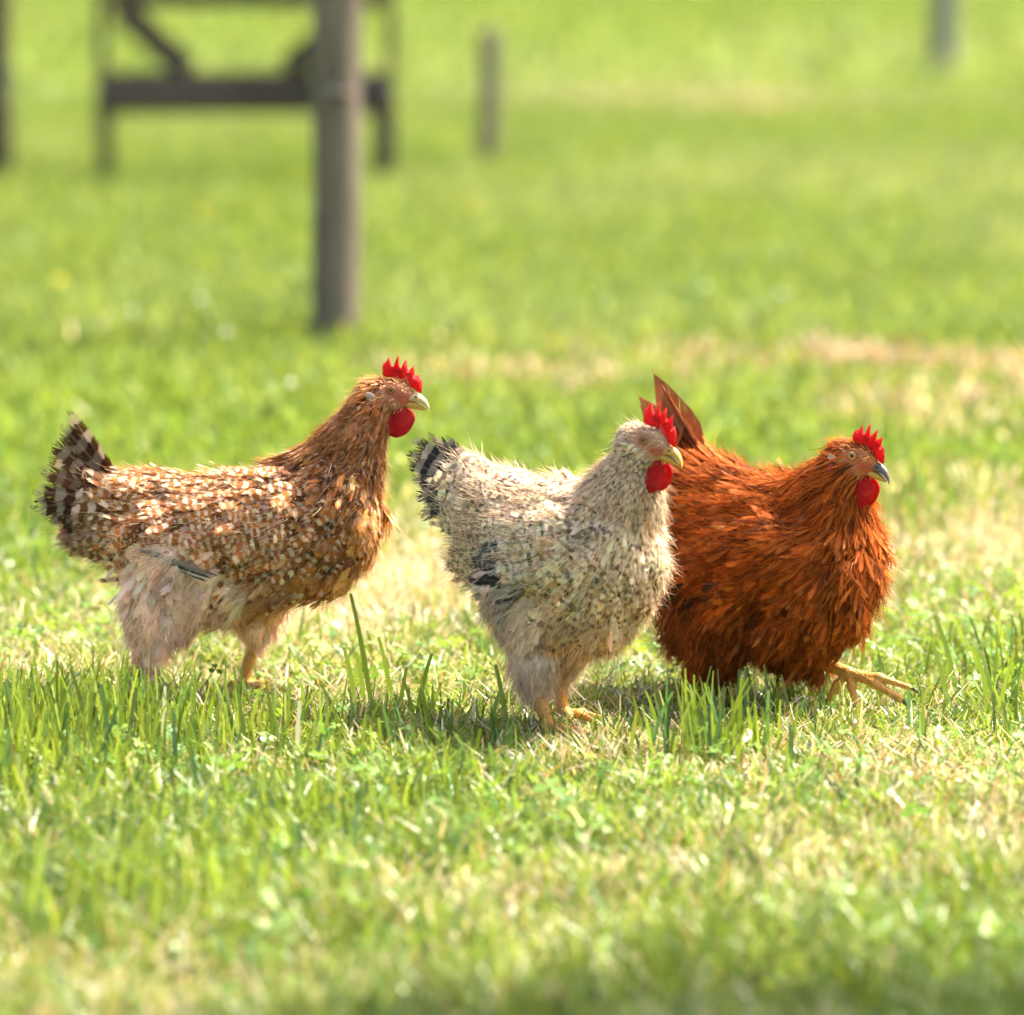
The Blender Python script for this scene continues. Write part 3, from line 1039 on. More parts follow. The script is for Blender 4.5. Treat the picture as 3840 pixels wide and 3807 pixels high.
def make_leg(root, hock, ankle, toes, rng, name='leg'):
    hock, ankle = np.array(hock, float), np.array(ankle, float)
    cs = [cap(hock + (hock - ankle) * 0.15, hock, 0.0095, 0.0110, k=0.006), cap(hock, ankle, 0.0105, 0.0084, k=0.006)]
    claws = []
    for tip, r0 in toes:
        tip = np.array(tip, float)
        mid = ankle * 0.5 + tip * 0.5 + np.array([0, 0, 0.004])
        q1 = ankle + (mid - ankle) * 0.5
        cs += [cap(ankle, mid, r0, r0 * 0.86, k=0.004), cap(mid, tip, r0 * 0.92, r0 * 0.66, k=0.003),
               cap(mid, mid + (tip - mid) * 0.08, r0 * 1.02, r0, k=0.003), cap(tip, tip + (tip - mid) * 0.05, r0 * 0.78, r0 * 0.6, k=0.003)]
        claws.append((tip, unit(tip - mid), r0))
    V, F = surface(cs, 0.0017)
    leg = mesh_np(name, V, F, M_LEG, root)
    for tip, d, r0 in claws:
        pth = [tip + d * 0.001, tip + d * 0.006 + np.array([0, 0, 0.0005]), tip + d * 0.011 + np.array([0, 0, -0.002]), tip + d * 0.014 + np.array([0, 0, -0.005])]
        V, F = tube(pth, [r0 * 0.62, r0 * 0.5, r0 * 0.3, 0.0004], 7)
        mesh_np('claw', V, F, M_CLAW, leg)
    return leg


def poisson(P, rad, rng):
    """thin points so that neighbours are at least rad apart (rad per point)"""
    cell = rad.min()
    grid = {}
    keep = []
    cs = 0.02
    for i in range(len(P)):
        p = P[i]; r = rad[i]
        key = (int(p[0] // cs), int(p[1] // cs), int(p[2] // cs))
        ok = True
        for a in (-1, 0, 1):
            for b in (-1, 0, 1):
                for c in (-1, 0, 1):
                    for j in grid.get((key[0] + a, key[1] + b, key[2] + c), ()):
                        q = P[j]
                        if (p[0] - q[0]) ** 2 + (p[1] - q[1]) ** 2 + (p[2] - q[2]) ** 2 < r * r:
                            ok = False
                            break
                    if not ok: break
                if not ok: break
            if not ok: break
        if ok:
            grid.setdefault(key, []).append(i)
            keep.append(i)
    return np.array(keep)


REGS = ['head', 'neck', 'breast', 'body', 'saddle', 'tail', 'vent', 'belly', 'wing', 'thigh']
#            spacing  L      W      lift  curl  shape
RSPEC = {'head': (0.0027, 0.0075, 0.0038, 0.14, 0.10, 'hackle'), 'neck': (0.0048, 0.024, 0.0080, 0.15, 0.08, 'hackle'),
         'breast': (0.0072, 0.026, 0.0150, 0.20, 0.14, 'round'), 'body': (0.0075, 0.028, 0.0150, 0.18, 0.12, 'round'),
         'saddle': (0.0066, 0.034, 0.0105, 0.17, 0.10, 'hackle'), 'tail': (0.0085, 0.038, 0.0170, 0.20, 0.10, 'round'),
         'vent': (0.0078, 0.034, 0.0150, 0.30, 0.15, 'round'), 'belly': (0.0078, 0.030, 0.0150, 0.24, 0.12, 'round'),
         'wing': (0.0078, 0.028, 0.0165, 0.14, 0.10, 'round'), 'thigh': (0.0075, 0.024, 0.0130, 0.22, 0.14, 'round')}


def make_hen(spec):
    rng = np.random.default_rng(spec['seed'])
    root = empty('hen', spec['loc'], spec['yaw'])
    tag(root, spec['label'], 'hen')
    E, H = spec['eye'], spec['H']
    caps = spec['caps'] + head_caps(E, H)
    V, F = surface(caps, 0.0042)
    # relax the net a little
    for _ in range(2):
        acc = np.zeros_like(V); cnt = np.zeros(len(V))
        for a, b in ((0, 1), (1, 2), (2, 3), (3, 0)):
            np.add.at(acc, F[:, a], V[F[:, b]]); np.add.at(acc, F[:, b], V[F[:, a]])
            np.add.at(cnt, F[:, a], 1); np.add.at(cnt, F[:, b], 1)
        V = 0.6 * V + 0.4 * acc / cnt[:, None]
    g = grad(V, caps)
    lump = vnoise(V[:, 0] + 0.7 * V[:, 1], V[:, 2] - 0.6 * V[:, 1], 0.030, 3) + vnoise(V[:, 0] - 0.5 * V[:, 2], V[:, 2] + V[:, 1], 0.018, 8) - 1.0
    away = np.clip((np.linalg.norm(V - E, axis=1) - 0.06) / 0.08, 0, 1)
    V = V + g * (0.013 * lump * away * spec.get('lump', 1.0))[:, None]
    D = np.stack([cdist(V, c) for c in caps], 1)
    reg = np.array([REGS.index(c['reg']) for c in caps])
    vreg = reg[D.argmin(1)]
    loc = (V - E) @ H                                       # in the head frame
    base = np.array([spec['under'].get(REGS[r], spec['under']['body']) for r in vreg])
    face = (((loc[:, 0] - 0.008) / 0.026) ** 2 + ((loc[:, 2] + 0.008) / 0.0185) ** 2 < 1) & (np.abs(loc[:, 1]) < 0.05)
    base[face] = spec['face']
    redk = np.exp(-(((loc[:, 0] - 0.020) / 0.014) ** 2 + ((loc[:, 2] + 0.012) / 0.009) ** 2)) + 0.8 * np.exp(-(((loc[:, 0]) / 0.011) ** 2 + (loc[:, 2] / 0.008) ** 2))
    redk = (np.clip(redk * (0.45 + 0.8 * vnoise(loc[:, 0], loc[:, 2], 0.004)), 0, 0.85) * (np.abs(loc[:, 1]) < 0.05))[:, None]
    base = base * (1 - redk) + np.array([0.40, 0.075, 0.05]) * redk
    mesh_np('body', V, F, M_SKIN, root, attrs={'fa': base})

    # plumage roots
    tri = np.concatenate([F[:, [0, 1, 2]], F[:, [0, 2, 3]]])
    ar = np.linalg.norm(np.cross(V[tri[:, 1]] - V[tri[:, 0]], V[tri[:, 2]] - V[tri[:, 0]]), axis=1)
    NC = 60000
    pick = rng.choice(len(tri), NC, p=ar / ar.sum())
    a, b = rng.random(NC), rng.random(NC)
    fl = a + b > 1
    a[fl], b[fl] = 1 - a[fl], 1 - b[fl]
    P = V[tri[pick, 0]] + a[:, None] * (V[tri[pick, 1]] - V[tri[pick, 0]]) + b[:, None] * (V[tri[pick, 2]] - V[tri[pick, 0]])
    D = np.stack([cdist(P, c) for c in caps], 1)
    W_ = np.exp(-(D - D.min(1, keepdims=True)) / 0.012)
    W_ /= W_.sum(1, keepdims=True)
    flow = W_ @ np.array([unit(c['flow']) for c in caps])
    rg = reg[D.argmin(1)]
    # regions run into each other: draw the region from soft weights
    W2 = np.exp(-(D - D.min(1, keepdims=True)) / 0.006)
    W2 /= W2.sum(1, keepdims=True)
    pk_ = (W2.cumsum(1) > rng.random((len(P), 1))).argmax(1)
    rg = np.where((rg == 0) | (reg[pk_] == 0), rg, reg[pk_])
    N_ = grad(P, caps)
    lp = (P - E) @ H
    bare = ((lp[:, 0] - 0.0045) / 0.0135) ** 2 + ((lp[:, 2] - 0.000) / 0.0085) ** 2 < 1
    bare |= ((lp[:, 0] + 0.0205) / 0.006) ** 2 + ((lp[:, 2] + 0.020) / 0.011) ** 2 < 1
    bare |= ((lp[:, 0] - 0.022) / 0.014) ** 2 + ((lp[:, 2] + 0.013) / 0.011) ** 2 < 1
    bare |= (((lp[:, 0] + 0.0215) / 0.0125) ** 2 + ((lp[:, 2] + 0.0065) / 0.0068) ** 2 < 1)
    bare |= lp[:, 0] > 0.029
    ok = ~(bare & (np.linalg.norm(lp, axis=1) < 0.055))
    P, flow, rg, N_, lp = P[ok], flow[ok], rg[ok], N_[ok], lp[ok]
    prm = np.array([RSPEC[r][:5] for r in REGS])
    sp = prm[rg, 0] * spec.get('spacing', 1.0)
    keep = poisson(P, sp, rng)
    P, flow, rg, N_ = P[keep], flow[keep], rg[keep], N_[keep]
    n = len(P)
    d = flow + 0.15 * rng.standard_normal((n, 3)) * spec.get('ruffle', 1.0)
    d = unit(d - N_ * (d * N_).sum(1, keepdims=True))
    L = prm[rg, 1] * rng.uniform(0.7, 1.35, n) * spec.get('fl', 1.0)
    Wd = prm[rg, 2] * rng.uniform(0.7, 1.2, n) * spec.get('fw', 1.0)
    lq = (P - E) @ H
    L = np.where((rg == 0) & (lq[:, 0] > -0.012), L * 0.6, L)
    lift = prm[rg, 3] * rng.uniform(0.5, 1.6, n) * spec.get('lift', 1.0)
    wild = rng.random(n) < spec.get('wild', 0.03)
    lift = np.where(wild & (rg > 1), lift + rng.uniform(0.2, 0.55, n), lift)
    curl = prm[rg, 4] * rng.uniform(0.3, 1.5, n)
    shp = [RSPEC[REGS[r]][5] for r in rg]
    FV, FF, UV, kk = feather_mesh(P - N_ * 0.001, d, N_, L, Wd, lift, curl, 0.22, shp, rng)
    # keep every feather outside the body it lies on
    un = np.tile(np.repeat(FU, 3), n)
    push = np.clip(np.repeat(field(P, caps), kk) + 0.0010 + 0.0045 * un - field(FV, caps), 0, 0.03)
    FV = FV + np.repeat(N_, kk, 0) * push[:, None]
    A, B, PP = spec['pattern'](P, rg, N_, rng)
    # tiny feathers of the cheek take the colour of the face
    lq = (P - E) @ H
    ck = (rg == RI['head']) & (lq[:, 0] > -0.016) & (lq[:, 2] < 0.012)
    A[ck] = jitter(spec['cheek'], rng, ck.sum(), 0.2)
    PP[ck, 1] *= 0.35
    coh = 0.72 + 0.56 * (0.5 * vnoise(P[:, 0] + 0.6 * P[:, 1], P[:, 2] - 0.5 * P[:, 1], 0.022, 13) + 0.5 * vnoise(P[:, 0] - 0.4 * P[:, 2], P[:, 2] + P[:, 1], 0.011, 17))
    A = A * coh[:, None]; B = B * (0.4 + 0.6 * coh)[:, None]
    o = mesh_np('plumage', FV, FF, M_FEATHER, root, uv=UV,
                attrs={'fa': np.repeat(A, kk, 0), 'fb': np.repeat(B, kk, 0), 'fp': np.repeat(PP if PP.shape[1] == 4 else np.c_[PP, np.full(n, spec.get('barw', 0.5))], kk, 0)})
    tag(o, kind='stuff')

    # loose down standing off the plumage
    soft = np.isin(rg, [REGS.index(q) for q in ('vent', 'belly', 'thigh', 'breast')])
    wts = np.where(soft, 1.0, 0.55) * spec.get('fluffw', np.ones(len(REGS)))[rg]
    wts = np.where(rg <= 0, 0.05, wts)
    wts = np.where(rg == RI['breast'], 0.35 * wts, wts)
    ns = spec.get('nfluff', 9000)
    pk = rng.choice(n, ns, p=wts / wts.sum())
    r0 = P[pk] + d[pk] * (rng.uniform(0.1, 1.0, ns) * L[pk])[:, None] + np.cross(d[pk], N_[pk]) * (rng.uniform(-0.5, 0.5, ns) * Wd[pk])[:, None] + N_[pk] * (0.1 * L[pk])[:, None]
    loose = np.where(soft[pk], 0.42, 0.20)[:, None]
    dd = unit(d[pk] + loose * rng.standard_normal((ns, 3)) + 0.35 * loose * N_[pk])
    SV, SF, kk = strands(r0, dd, N_[pk], rng.uniform(0.008, 0.022, ns) * spec.get('fluffl', 1.0), rng.uniform(0.0005, 0.0011, ns), 0.35, rng)
    useb = (rng.random((ns, 1)) < 0.35 * PP[pk, 1:2])
    ca = np.where(useb, B[pk], A[pk]) * (0.85 + 0.4 * rng.random((ns, 1)))
    o = mesh_np('down', SV, SF, M_FLUFF, root, attrs={'fa': np.repeat(ca, kk, 0)})
    tag(o, kind='stuff')

    # tail and flight feathers, each its own part
    for (base_, tip, W, nrm, ca, cb, pp) in spec['quills'](rng):
        name = 'tail_feather' if nrm[0] == 't' else 'wing_feather'
        b_, t_ = np.array(base_, float), np.array(tip, float)
        dv = t_ - b_
        dv = dv * (1.16 if name == 'tail_feather' else 1.1)
        Lq = np.linalg.norm(dv)
        dq = dv / Lq
        nq = np.array(nrm[1], float)
        nq = unit(nq - dq * np.dot(nq, dq))
        QV, QF, QU, kk = feather_mesh(b_[None], dq[None], nq[None], np.array([Lq]), np.array([W]), np.array([0.05]), np.array([0.10]), 0.18, spec.get('quill', q_round), rng, sway=0.03, FU=FQ, jag=0.05)
        mesh_np(name, QV, QF, M_FEATHER, root, uv=QU, attrs={'fa': np.repeat([ca], kk, 0), 'fb': np.repeat([cb], kk, 0), 'fp': np.repeat([(pp[0], pp[1], pp[2] + (2.0 if spec.get('quill') else 0.0), 0.3)], kk, 0)})
    make_head(root, spec, caps, rng)
    for hock, ankle, toes in spec['legs']:
        make_leg(root, hock, ankle, toes, rng)
    return root


def std_toes(x, y, s=1.0, z=0.007):
    return [((x + 0.060 * s, y, z), 0.0062), ((x + 0.046 * s, y + 0.026 * s, z), 0.0056), ((x + 0.046 * s, y - 0.026 * s, z), 0.0056), ((x - 0.026 * s, y + 0.006, z), 0.005)]


def mixc(a, b, f):
    return np.asarray(a) * (1 - f) + np.asarray(b) * f


def jitter(c, rng, n, s=0.16):
    return np.asarray(c)[None] * np.clip(1 + s * rng.standard_normal((n, 1)), 0.45, 1.6) * (1 + 0.05 * rng.standard_normal((n, 3)))


RI = {r: i for i, r in enumerate(REGS)}

# colours of the plumages
RUST = np.array([0.46, 0.175, 0.045]); ORANGE = np.array([0.62, 0.29, 0.08]); BROWN = np.array([0.14, 0.055, 0.022])
CREAM = np.array([0.88, 0.72, 0.52]); WHITE = np.array([0.93, 0.78, 0.57]); BLACK = np.array([0.022, 0.018, 0.018])
BUFF = np.array([0.52, 0.34, 0.22]); PINKB = np.array([0.90, 0.68, 0.52]); GREYB = np.array([0.76, 0.58, 0.42])


def blank(n):
    return np.zeros((n, 3)), np.zeros((n, 3)), np.zeros((n, 3))


def pattern_barred(P, rg, N, rng):
    """rust and cream barred plumage, brown speckled neck, pale thighs, dark tail"""
    n = len(P)
    A, B, Q = blank(n)
    A[:] = jitter(RUST * 0.95, rng, n, 0.3); B[:] = jitter(CREAM, rng, n, 0.15)
    Q[:] = np.stack([rng.uniform(2.2, 2.7, n), rng.uniform(0.55, 0.95, n), rng.uniform(0.1, 0.35, n)], 1)
    dk = rng.random(n) < 0.09
    A[dk] = jitter(BROWN, rng, dk.sum(), 0.3)
    m = rg == RI['wing']
    A[m] = jitter(RUST * 0.95, rng, m.sum(), 0.3)
    B[m] = jitter(CREAM, rng, m.sum(), 0.15)
    m = np.isin(rg, [RI['head'], RI['neck']])
    A[m] = jitter(mixc(BROWN, RUST, 0.7), rng, m.sum(), 0.3)
    B[m] = jitter(BUFF * 1.1, rng, m.sum(), 0.25)
    Q[m, 0] = rng.uniform(1.6, 2.2, m.sum()); Q[m, 1] = rng.uniform(0.25, 0.65, m.sum())
    m2 = m & (P[:, 2] < 0.355) & (rng.random(n) < 0.5)
    A[m2] = jitter(BROWN * 0.6, rng, m2.sum(), 0.3)
    m = (rg == RI['head']) & (P[:, 2] > 0.44)
    A[m] = jitter(ORANGE, rng, m.sum(), 0.2)
    m = rg == RI['breast']
    A[m] = jitter(mixc(RUST, ORANGE, 0.4), rng, m.sum(), 0.25)
    B[m] = jitter(BUFF * 1.2, rng, m.sum(), 0.15); Q[m, 0] = rng.uniform(1.4, 2.0, m.sum()); Q[m, 1] = rng.uniform(0.2, 0.6, m.sum())
    fr = m & (P[:, 0] > 0.19)
    A[fr] = jitter(ORANGE * 1.05, rng, fr.sum(), 0.2); B[fr] = jitter(CREAM, rng, fr.sum(), 0.15)
    m = np.isin(rg, [RI['thigh'], RI['belly']])
    A[m] = jitter(PINKB, rng, m.sum(), 0.15); B[m] = jitter(mixc(PINKB, ORANGE, 0.5), rng, m.sum(), 0.2); Q[m, 0] = 1.0; Q[m, 1] = rng.uniform(0, 0.6, m.sum())
    m = (rg == RI['belly']) & (P[:, 0] > 0.05)
    A[m] = jitter(mixc(BUFF * 1.3, ORANGE, 0.25), rng, m.sum(), 0.2)
    m = rg == RI['vent']
    A[m] = jitter(BUFF * 0.95, rng, m.sum(), 0.2); B[m] = jitter(BROWN, rng, m.sum(), 0.3)
    m = rg == RI['tail']
    A[m] = jitter(mixc(BROWN, RUST, 0.4), rng, m.sum(), 0.4); B[m] = jitter(CREAM * 0.85, rng, m.sum(), 0.2)
    return A, B, np.clip(Q, 0, 6)


def pattern_cream(P, rg, N, rng):
    """cream plumage flecked black, orange tint, grey fluffy thighs"""
    n = len(P)
    A, B, Q = blank(n)
    A[:] = jitter(WHITE * 0.92, rng, n, 0.06); B[:] = jitter(BLACK, rng, n, 0.3)
    Q[:] = np.stack([np.full(n, 1.2), rng.uniform(0.6, 1.0, n) * (rng.random(n) < 0.6), rng.uniform(0.3, 0.6, n)], 1)
    o = rng.random(n) < 0.4
    A[o] = jitter(mixc(CREAM, ORANGE, 0.45), rng, o.sum(), 0.2)
    m = np.isin(rg, [RI['head'], RI['neck']])
    A[m] = jitter(mixc(WHITE, BUFF, 0.5), rng, m.sum(), 0.12)
    Q[m, 0] = rng.uniform(1.1, 1.6, m.sum()); Q[m, 1] = rng.uniform(0.4, 1.0, m.sum())
    m2 = (rg == RI['neck']) & (rng.random(n) < 0.3)
    B[m2] = jitter(ORANGE * 0.8, rng, m2.sum(), 0.2)
    m3 = (rg == RI['neck']) & (P[:, 2] < 0.30) & (P[:, 0] < 0.09)
    Q[m3, 1] = rng.uniform(0.7, 1, m3.sum())
    m = rg == RI['breast']
    A[m] = jitter(mixc(WHITE, CREAM, 0.5), rng, m.sum(), 0.12)
    Q[m, 1] = rng.uniform(0.7, 1.0, m.sum()) * (rng.random(m.sum()) < 0.6)
    lo = np.isin(rg, [RI['breast'], RI['belly']]) & (P[:, 2] < 0.24) & (rng.random(n) < 0.7)
    A[lo] = jitter(mixc(CREAM, ORANGE, 0.55), rng, lo.sum(), 0.2); B[lo] = jitter(BROWN * 0.8, rng, lo.sum(), 0.3)
    m = np.isin(rg, [RI['saddle'], RI['body'], RI['tail']])
    c = rng.random(n) < 0.9
    A[m & c] = jitter(mixc(CREAM, ORANGE, 0.12), rng, (m & c).sum(), 0.12); B[m & c] = jitter(BROWN * 1.3, rng, (m & c).sum(), 0.3)
    Q[m, 0] = rng.uniform(1.8, 3.0, m.sum()); Q[m, 1] = rng.uniform(0.4, 1.0, m.sum()); Q[m, 2] = rng.random(m.sum())
    m = rg == RI['tail']
    B[m] = jitter(BLACK * 1.5, rng, m.sum(), 0.3)
    m = rg == RI['wing']
    Q[m, 1] = rng.uniform(0.2, 1.0, m.sum()); Q[m, 0] = rng.uniform(1.0, 1.8, m.sum())
    wt = m & (P[:, 0] < -0.008) & (P[:, 2] < 0.262)
    A[wt] = jitter(np.array([0.09, 0.085, 0.09]), rng, wt.sum(), 0.4); B[wt] = jitter(WHITE * 0.8, rng, wt.sum(), 0.2); Q[wt, 1] *= 0.6
    m = rg == RI['thigh']
    A[m] = jitter(GREYB, rng, m.sum(), 0.12); B[m] = jitter(GREYB * 0.6, rng, m.sum(), 0.2); Q[m, 1] = rng.uniform(0, 0.5, m.sum())
    m = (rg == RI['vent']) & (P[:, 2] > 0.20)
    A[m] = jitter(CREAM * 0.9, rng, m.sum(), 0.12); B[m] = jitter(BROWN * 1.3, rng, m.sum(), 0.3); Q[m, 0] = 2.5; Q[m, 1] = 0.8
    bw = np.where(np.isin(rg, [RI['saddle'], RI['body'], RI['tail'], RI['vent']]), 0.25, -0.5)
    return A, B, np.c_[np.clip(Q, 0, 6), bw]


def pattern_rust(P, rg, N, rng):
    n = len(P)
    A, B, Q = blank(n)
    A[:] = jitter(np.array([0.36, 0.080, 0.010]), rng, n, 0.35); B[:] = jitter(np.array([0.50, 0.15, 0.025]), rng, n, 0.25)
    Q[:] = np.stack([np.full(n, 0.8), rng.uniform(0.0, 0.8, n), rng.uniform(0.25, 0.6, n)], 1)
    dk = rng.random(n) < 0.14
    A[dk] = jitter(np.array([0.13, 0.034, 0.012]), rng, dk.sum(), 0.3)
    m = np.isin(rg, [RI['thigh'], RI['belly'], RI['vent']])
    A[m] = jitter(np.array([0.25, 0.072, 0.016]), rng, m.sum(), 0.25)
    m = rg == RI['tail']
    dk = m & (rng.random(n) < 0.45)
    A[dk] = jitter(np.array([0.10, 0.035, 0.018]), rng, dk.sum(), 0.3)
    m = (rg == RI['wing']) & (P[:, 0] < -0.035) & (P[:, 2] < 0.185)
    A[m] = jitter(BLACK * 1.6, rng, m.sum(), 0.3); B[m] = jitter(BROWN, rng, m.sum(), 0.3)
    m = np.isin(rg, [RI['saddle'], RI['body']]) & (rng.random(n) < 0.10)
    B[m] = jitter(np.array([0.66, 0.34, 0.12]), rng, m.sum(), 0.2)
    return A, B, np.clip(Q, 0, 6)


def fan(base, tips, W, ca, cb, freq, amt, rng, bspread=0.012):
    out = []
    for i, tp in enumerate(tips):
        b = np.array(base) + np.array([0, tp[1] * 0.3, (tp[2] - base[2]) * 0.12])
        s = 1 if tp[1] <= 0 else -1
        nrm = ('t', (0.25, -1.0 * s, 0.45))
        f = rng.random()
        out.append((b, tp, W * rng.uniform(0.85, 1.15), nrm, np.asarray(ca) * rng.uniform(0.6, 1.5), np.asarray(cb) * rng.uniform(0.7, 1.2), (freq * rng.uniform(0.8, 1.2), amt * rng.uniform(0.5, 1.1), f)))
    return out


def flight(shoulder, tip, n, W, y, ca, cb, freq, amt, rng, spread=0.035):
    out = []
    for s in (-1, 1):
        for i in range(n):
            f = i / (n - 1)
            b = np.array(shoulder) + np.array([-0.02 * f, 0, -0.012 - spread * 0.45 * f]); b[1] = s * (y - 0.004 - 0.002 * f)
            t_ = np.array(tip) + np.array([0.05 * f, 0, -spread * f]); t_[1] = s * (y - 0.010 + 0.004 * (1 - f))
            q0, q1 = (ca, cb) if i % 2 == 0 else (cb, ca)
            out.append((b, t_, W, ('w', (0.0, s, 0.25)), np.asarray(q0) * rng.uniform(0.6, 1.3), np.asarray(q1) * rng.uniform(0.8, 1.1), (freq, amt, rng.random())))
    return out


# ------------------------------------------------------------------ hen 1: barred, standing in profile
E1 = np.array([0.2506, 0, 0.437]); H1 = rot_head(R(-4), R(0))
caps1 = [cap((-0.085, 0, 0.245), (0.05, 0, 0.232), 0.060, 0.084, 0.86, 0.03, (-1, 0, 0.02), 'saddle'),
         cap((0.05, 0, 0.232), (0.135, 0, 0.250), 0.084, 0.082, 0.86, 0.03, (-1, 0, -0.25), 'body'),
         cap((0.150, 0, 0.220), (0.174, 0, 0.262), 0.068, 0.064, 0.9, 0.03, (-0.45, 0, -0.9), 'breast'),
         cap((0.150, 0, 0.285), (0.186, 0, 0.338), 0.062, 0.043, 0.88, 0.04, (-0.55, 0, -0.83), 'neck'),
         cap((0.186, 0, 0.338), (0.228, 0, 0.418), 0.043, 0.029, 0.9, 0.03, (-0.42, 0, -0.9), 'neck'),
         cap((-0.085, 0, 0.255), (-0.145, 0, 0.285), 0.052, 0.030, 0.8, 0.03, (-0.9, 0, 0.42), 'tail'),
         cap((-0.06, 0, 0.222), (-0.155, 0, 0.240), 0.055, 0.032, 0.85, 0.03, (-1, 0, -0.25), 'vent'),
         cap((-0.02, 0, 0.195), (0.09, 0, 0.198), 0.062, 0.060, 0.95, 0.03, (-0.8, 0, -0.6), 'belly'),
         cap((-0.03, -0.015, 0.165), (0.02, -0.005, 0.168), 0.052, 0.050, 0.95, 0.03, (-0.5, 0, -0.85), 'belly'),
         cap((0.095, -0.062, 0.262), (-0.095, -0.060, 0.240), 0.042, 0.022, 0.6, 0.015, (-1, 0, -0.14), 'wing'),
         cap((0.07, -0.066, 0.228), (-0.06, -0.066, 0.224), 0.034, 0.020, 0.6, 0.015, (-1, 0, -0.2), 'wing'),
         cap((0.095, 0.058, 0.262), (-0.095, 0.050, 0.238), 0.042, 0.020, 0.55, 0.015, (-1, 0, -0.14), 'wing'),
         cap((-0.045, -0.040, 0.190), (-0.072, -0.045, 0.128), 0.072, 0.048, 0.62, 0.03, (-0.15, 0, -1), 'thigh'),
         cap((-0.072, -0.045, 0.128), (-0.090, -0.046, 0.078), 0.043, 0.017, 0.8, 0.02, (-0.1, 0, -1), 'thigh'),
         cap((0.02, 0.040, 0.185), (0.055, 0.045, 0.125), 0.055, 0.036, 0.8, 0.03, (0, 0, -1), 'thigh'),
         cap((0.055, 0.045, 0.125), (0.058, 0.046, 0.085), 0.034, 0.015, 0.8, 0.02, (0, 0, -1), 'thigh')]
spec1 = dict(seed=11, loc=(-0.419, 7.09, 0), yaw=R(-2), eye=E1, H=H1, caps=caps1, pattern=pattern_barred,
             label='rust and cream barred hen with brown neck and ragged dark tail, standing in full profile',
             under={'body': BROWN * 1.2, 'neck': BROWN, 'thigh': PINKB * 0.8, 'belly': PINKB * 0.7}, face=(0.40, 0.20, 0.12), cheek=(0.42, 0.22, 0.12), lid=M_LID,
             comb=(1.0, 1.0, 0.0), wattle=1.0, beak=(M_BEAKPALE, M_BEAK), wild=0.075, nfluff=32000, fl=1.15, fw=0.85, barw=0.35, lump=1.2,
             quills=lambda rng: fan((-0.125, 0, 0.278), [(-0.196, 0.004, 0.398), (-0.205, -0.012, 0.380), (-0.188, 0.02, 0.375), (-0.216, -0.02, 0.358), (-0.222, 0.02, 0.342),
                                    (-0.230, -0.03, 0.325), (-0.238, -0.036, 0.300), (-0.228, 0.03, 0.312), (-0.241, -0.034, 0.278), (-0.226, -0.03, 0.262), (-0.205, -0.026, 0.250)],
                                    0.036, BROWN * 0.38, CREAM * 0.45, 5.0, 0.5, rng)
             + flight((0.015, 0, 0.200), (-0.098, 0, 0.226), 6, 0.009, 0.099, BLACK * 2.4, CREAM * 0.7, 0.5, 0.4, rng, 0.022),
             legs=[((-0.092, -0.046, 0.080), (-0.112, -0.046, 0.012), std_toes(-0.112, -0.046)), ((0.058, 0.046, 0.083), (0.036, 0.046, 0.012), std_toes(0.036, 0.046))])

# ------------------------------------------------------------------ hen 2: cream flecked, turned towards the camera
E2 = np.array([0.158, 0, 0.409]); H2 = rot_head(R(11), R(-5))
caps2 = [cap((-0.095, 0, 0.262), (0.0, 0, 0.245), 0.066, 0.088, 0.9, 0.03, (-1, 0, 0.05), 'saddle'),
         cap((0.0, 0, 0.245), (0.070, 0, 0.248), 0.088, 0.076, 0.92, 0.03, (-1, 0, -0.3), 'body'),
         cap((0.064, 0, 0.225), (0.082, 0, 0.255), 0.074, 0.068, 0.95, 0.03, (-0.4, 0, -0.9), 'breast'),
         cap((0.082, 0, 0.275), (0.113, 0, 0.330), 0.062, 0.042, 0.92, 0.04, (-0.45, 0, -0.88), 'neck'),
         cap((0.113, 0, 0.330), (0.140, 0, 0.390), 0.042, 0.029, 0.92, 0.03, (-0.35, 0, -0.93), 'neck'),
         cap((-0.095, 0, 0.278), (-0.165, 0, 0.318), 0.054, 0.032, 0.8, 0.03, (-0.9, 0, 0.4), 'tail'),
         cap((-0.115, 0, 0.266), (-0.180, 0, 0.290), 0.055, 0.036, 0.8, 0.03, (-1, 0, 0.1), 'tail'),
         cap((-0.08, 0, 0.205), (-0.150, 0, 0.225), 0.052, 0.036, 0.85, 0.03, (-0.9, 0, -0.45), 'vent'),
         cap((-0.04, 0, 0.175), (0.05, 0, 0.182), 0.066, 0.068, 0.98, 0.03, (-0.6, 0, -0.8), 'belly'),
         cap((0.050, -0.070, 0.264), (-0.068, -0.068, 0.232), 0.042, 0.020, 0.6, 0.015, (-1, 0, -0.25), 'wing'),
         cap((0.03, -0.074, 0.230), (-0.052, -0.074, 0.210), 0.034, 0.020, 0.6, 0.015, (-1, 0, -0.3), 'wing'),
         cap((0.040, 0.066, 0.258), (-0.100, 0.056, 0.222), 0.042, 0.018, 0.55, 0.015, (-1, 0, -0.25), 'wing'),
         cap((-0.02, -0.046, 0.170), (-0.008, -0.050, 0.105), 0.060, 0.034, 0.8, 0.03, (-0.1, 0, -1), 'thigh'),
         cap((-0.008, -0.050, 0.105), (-0.002, -0.050, 0.062), 0.032, 0.016, 0.8, 0.02, (0, 0, -1), 'thigh'),
         cap((-0.03, 0.044, 0.165), (-0.048, 0.045, 0.105), 0.055, 0.033, 0.8, 0.03, (-0.1, 0, -1), 'thigh'),
         cap((-0.048, 0.045, 0.105), (-0.054, 0.045, 0.066), 0.031, 0.015, 0.8, 0.02, (0, 0, -1), 'thigh')]
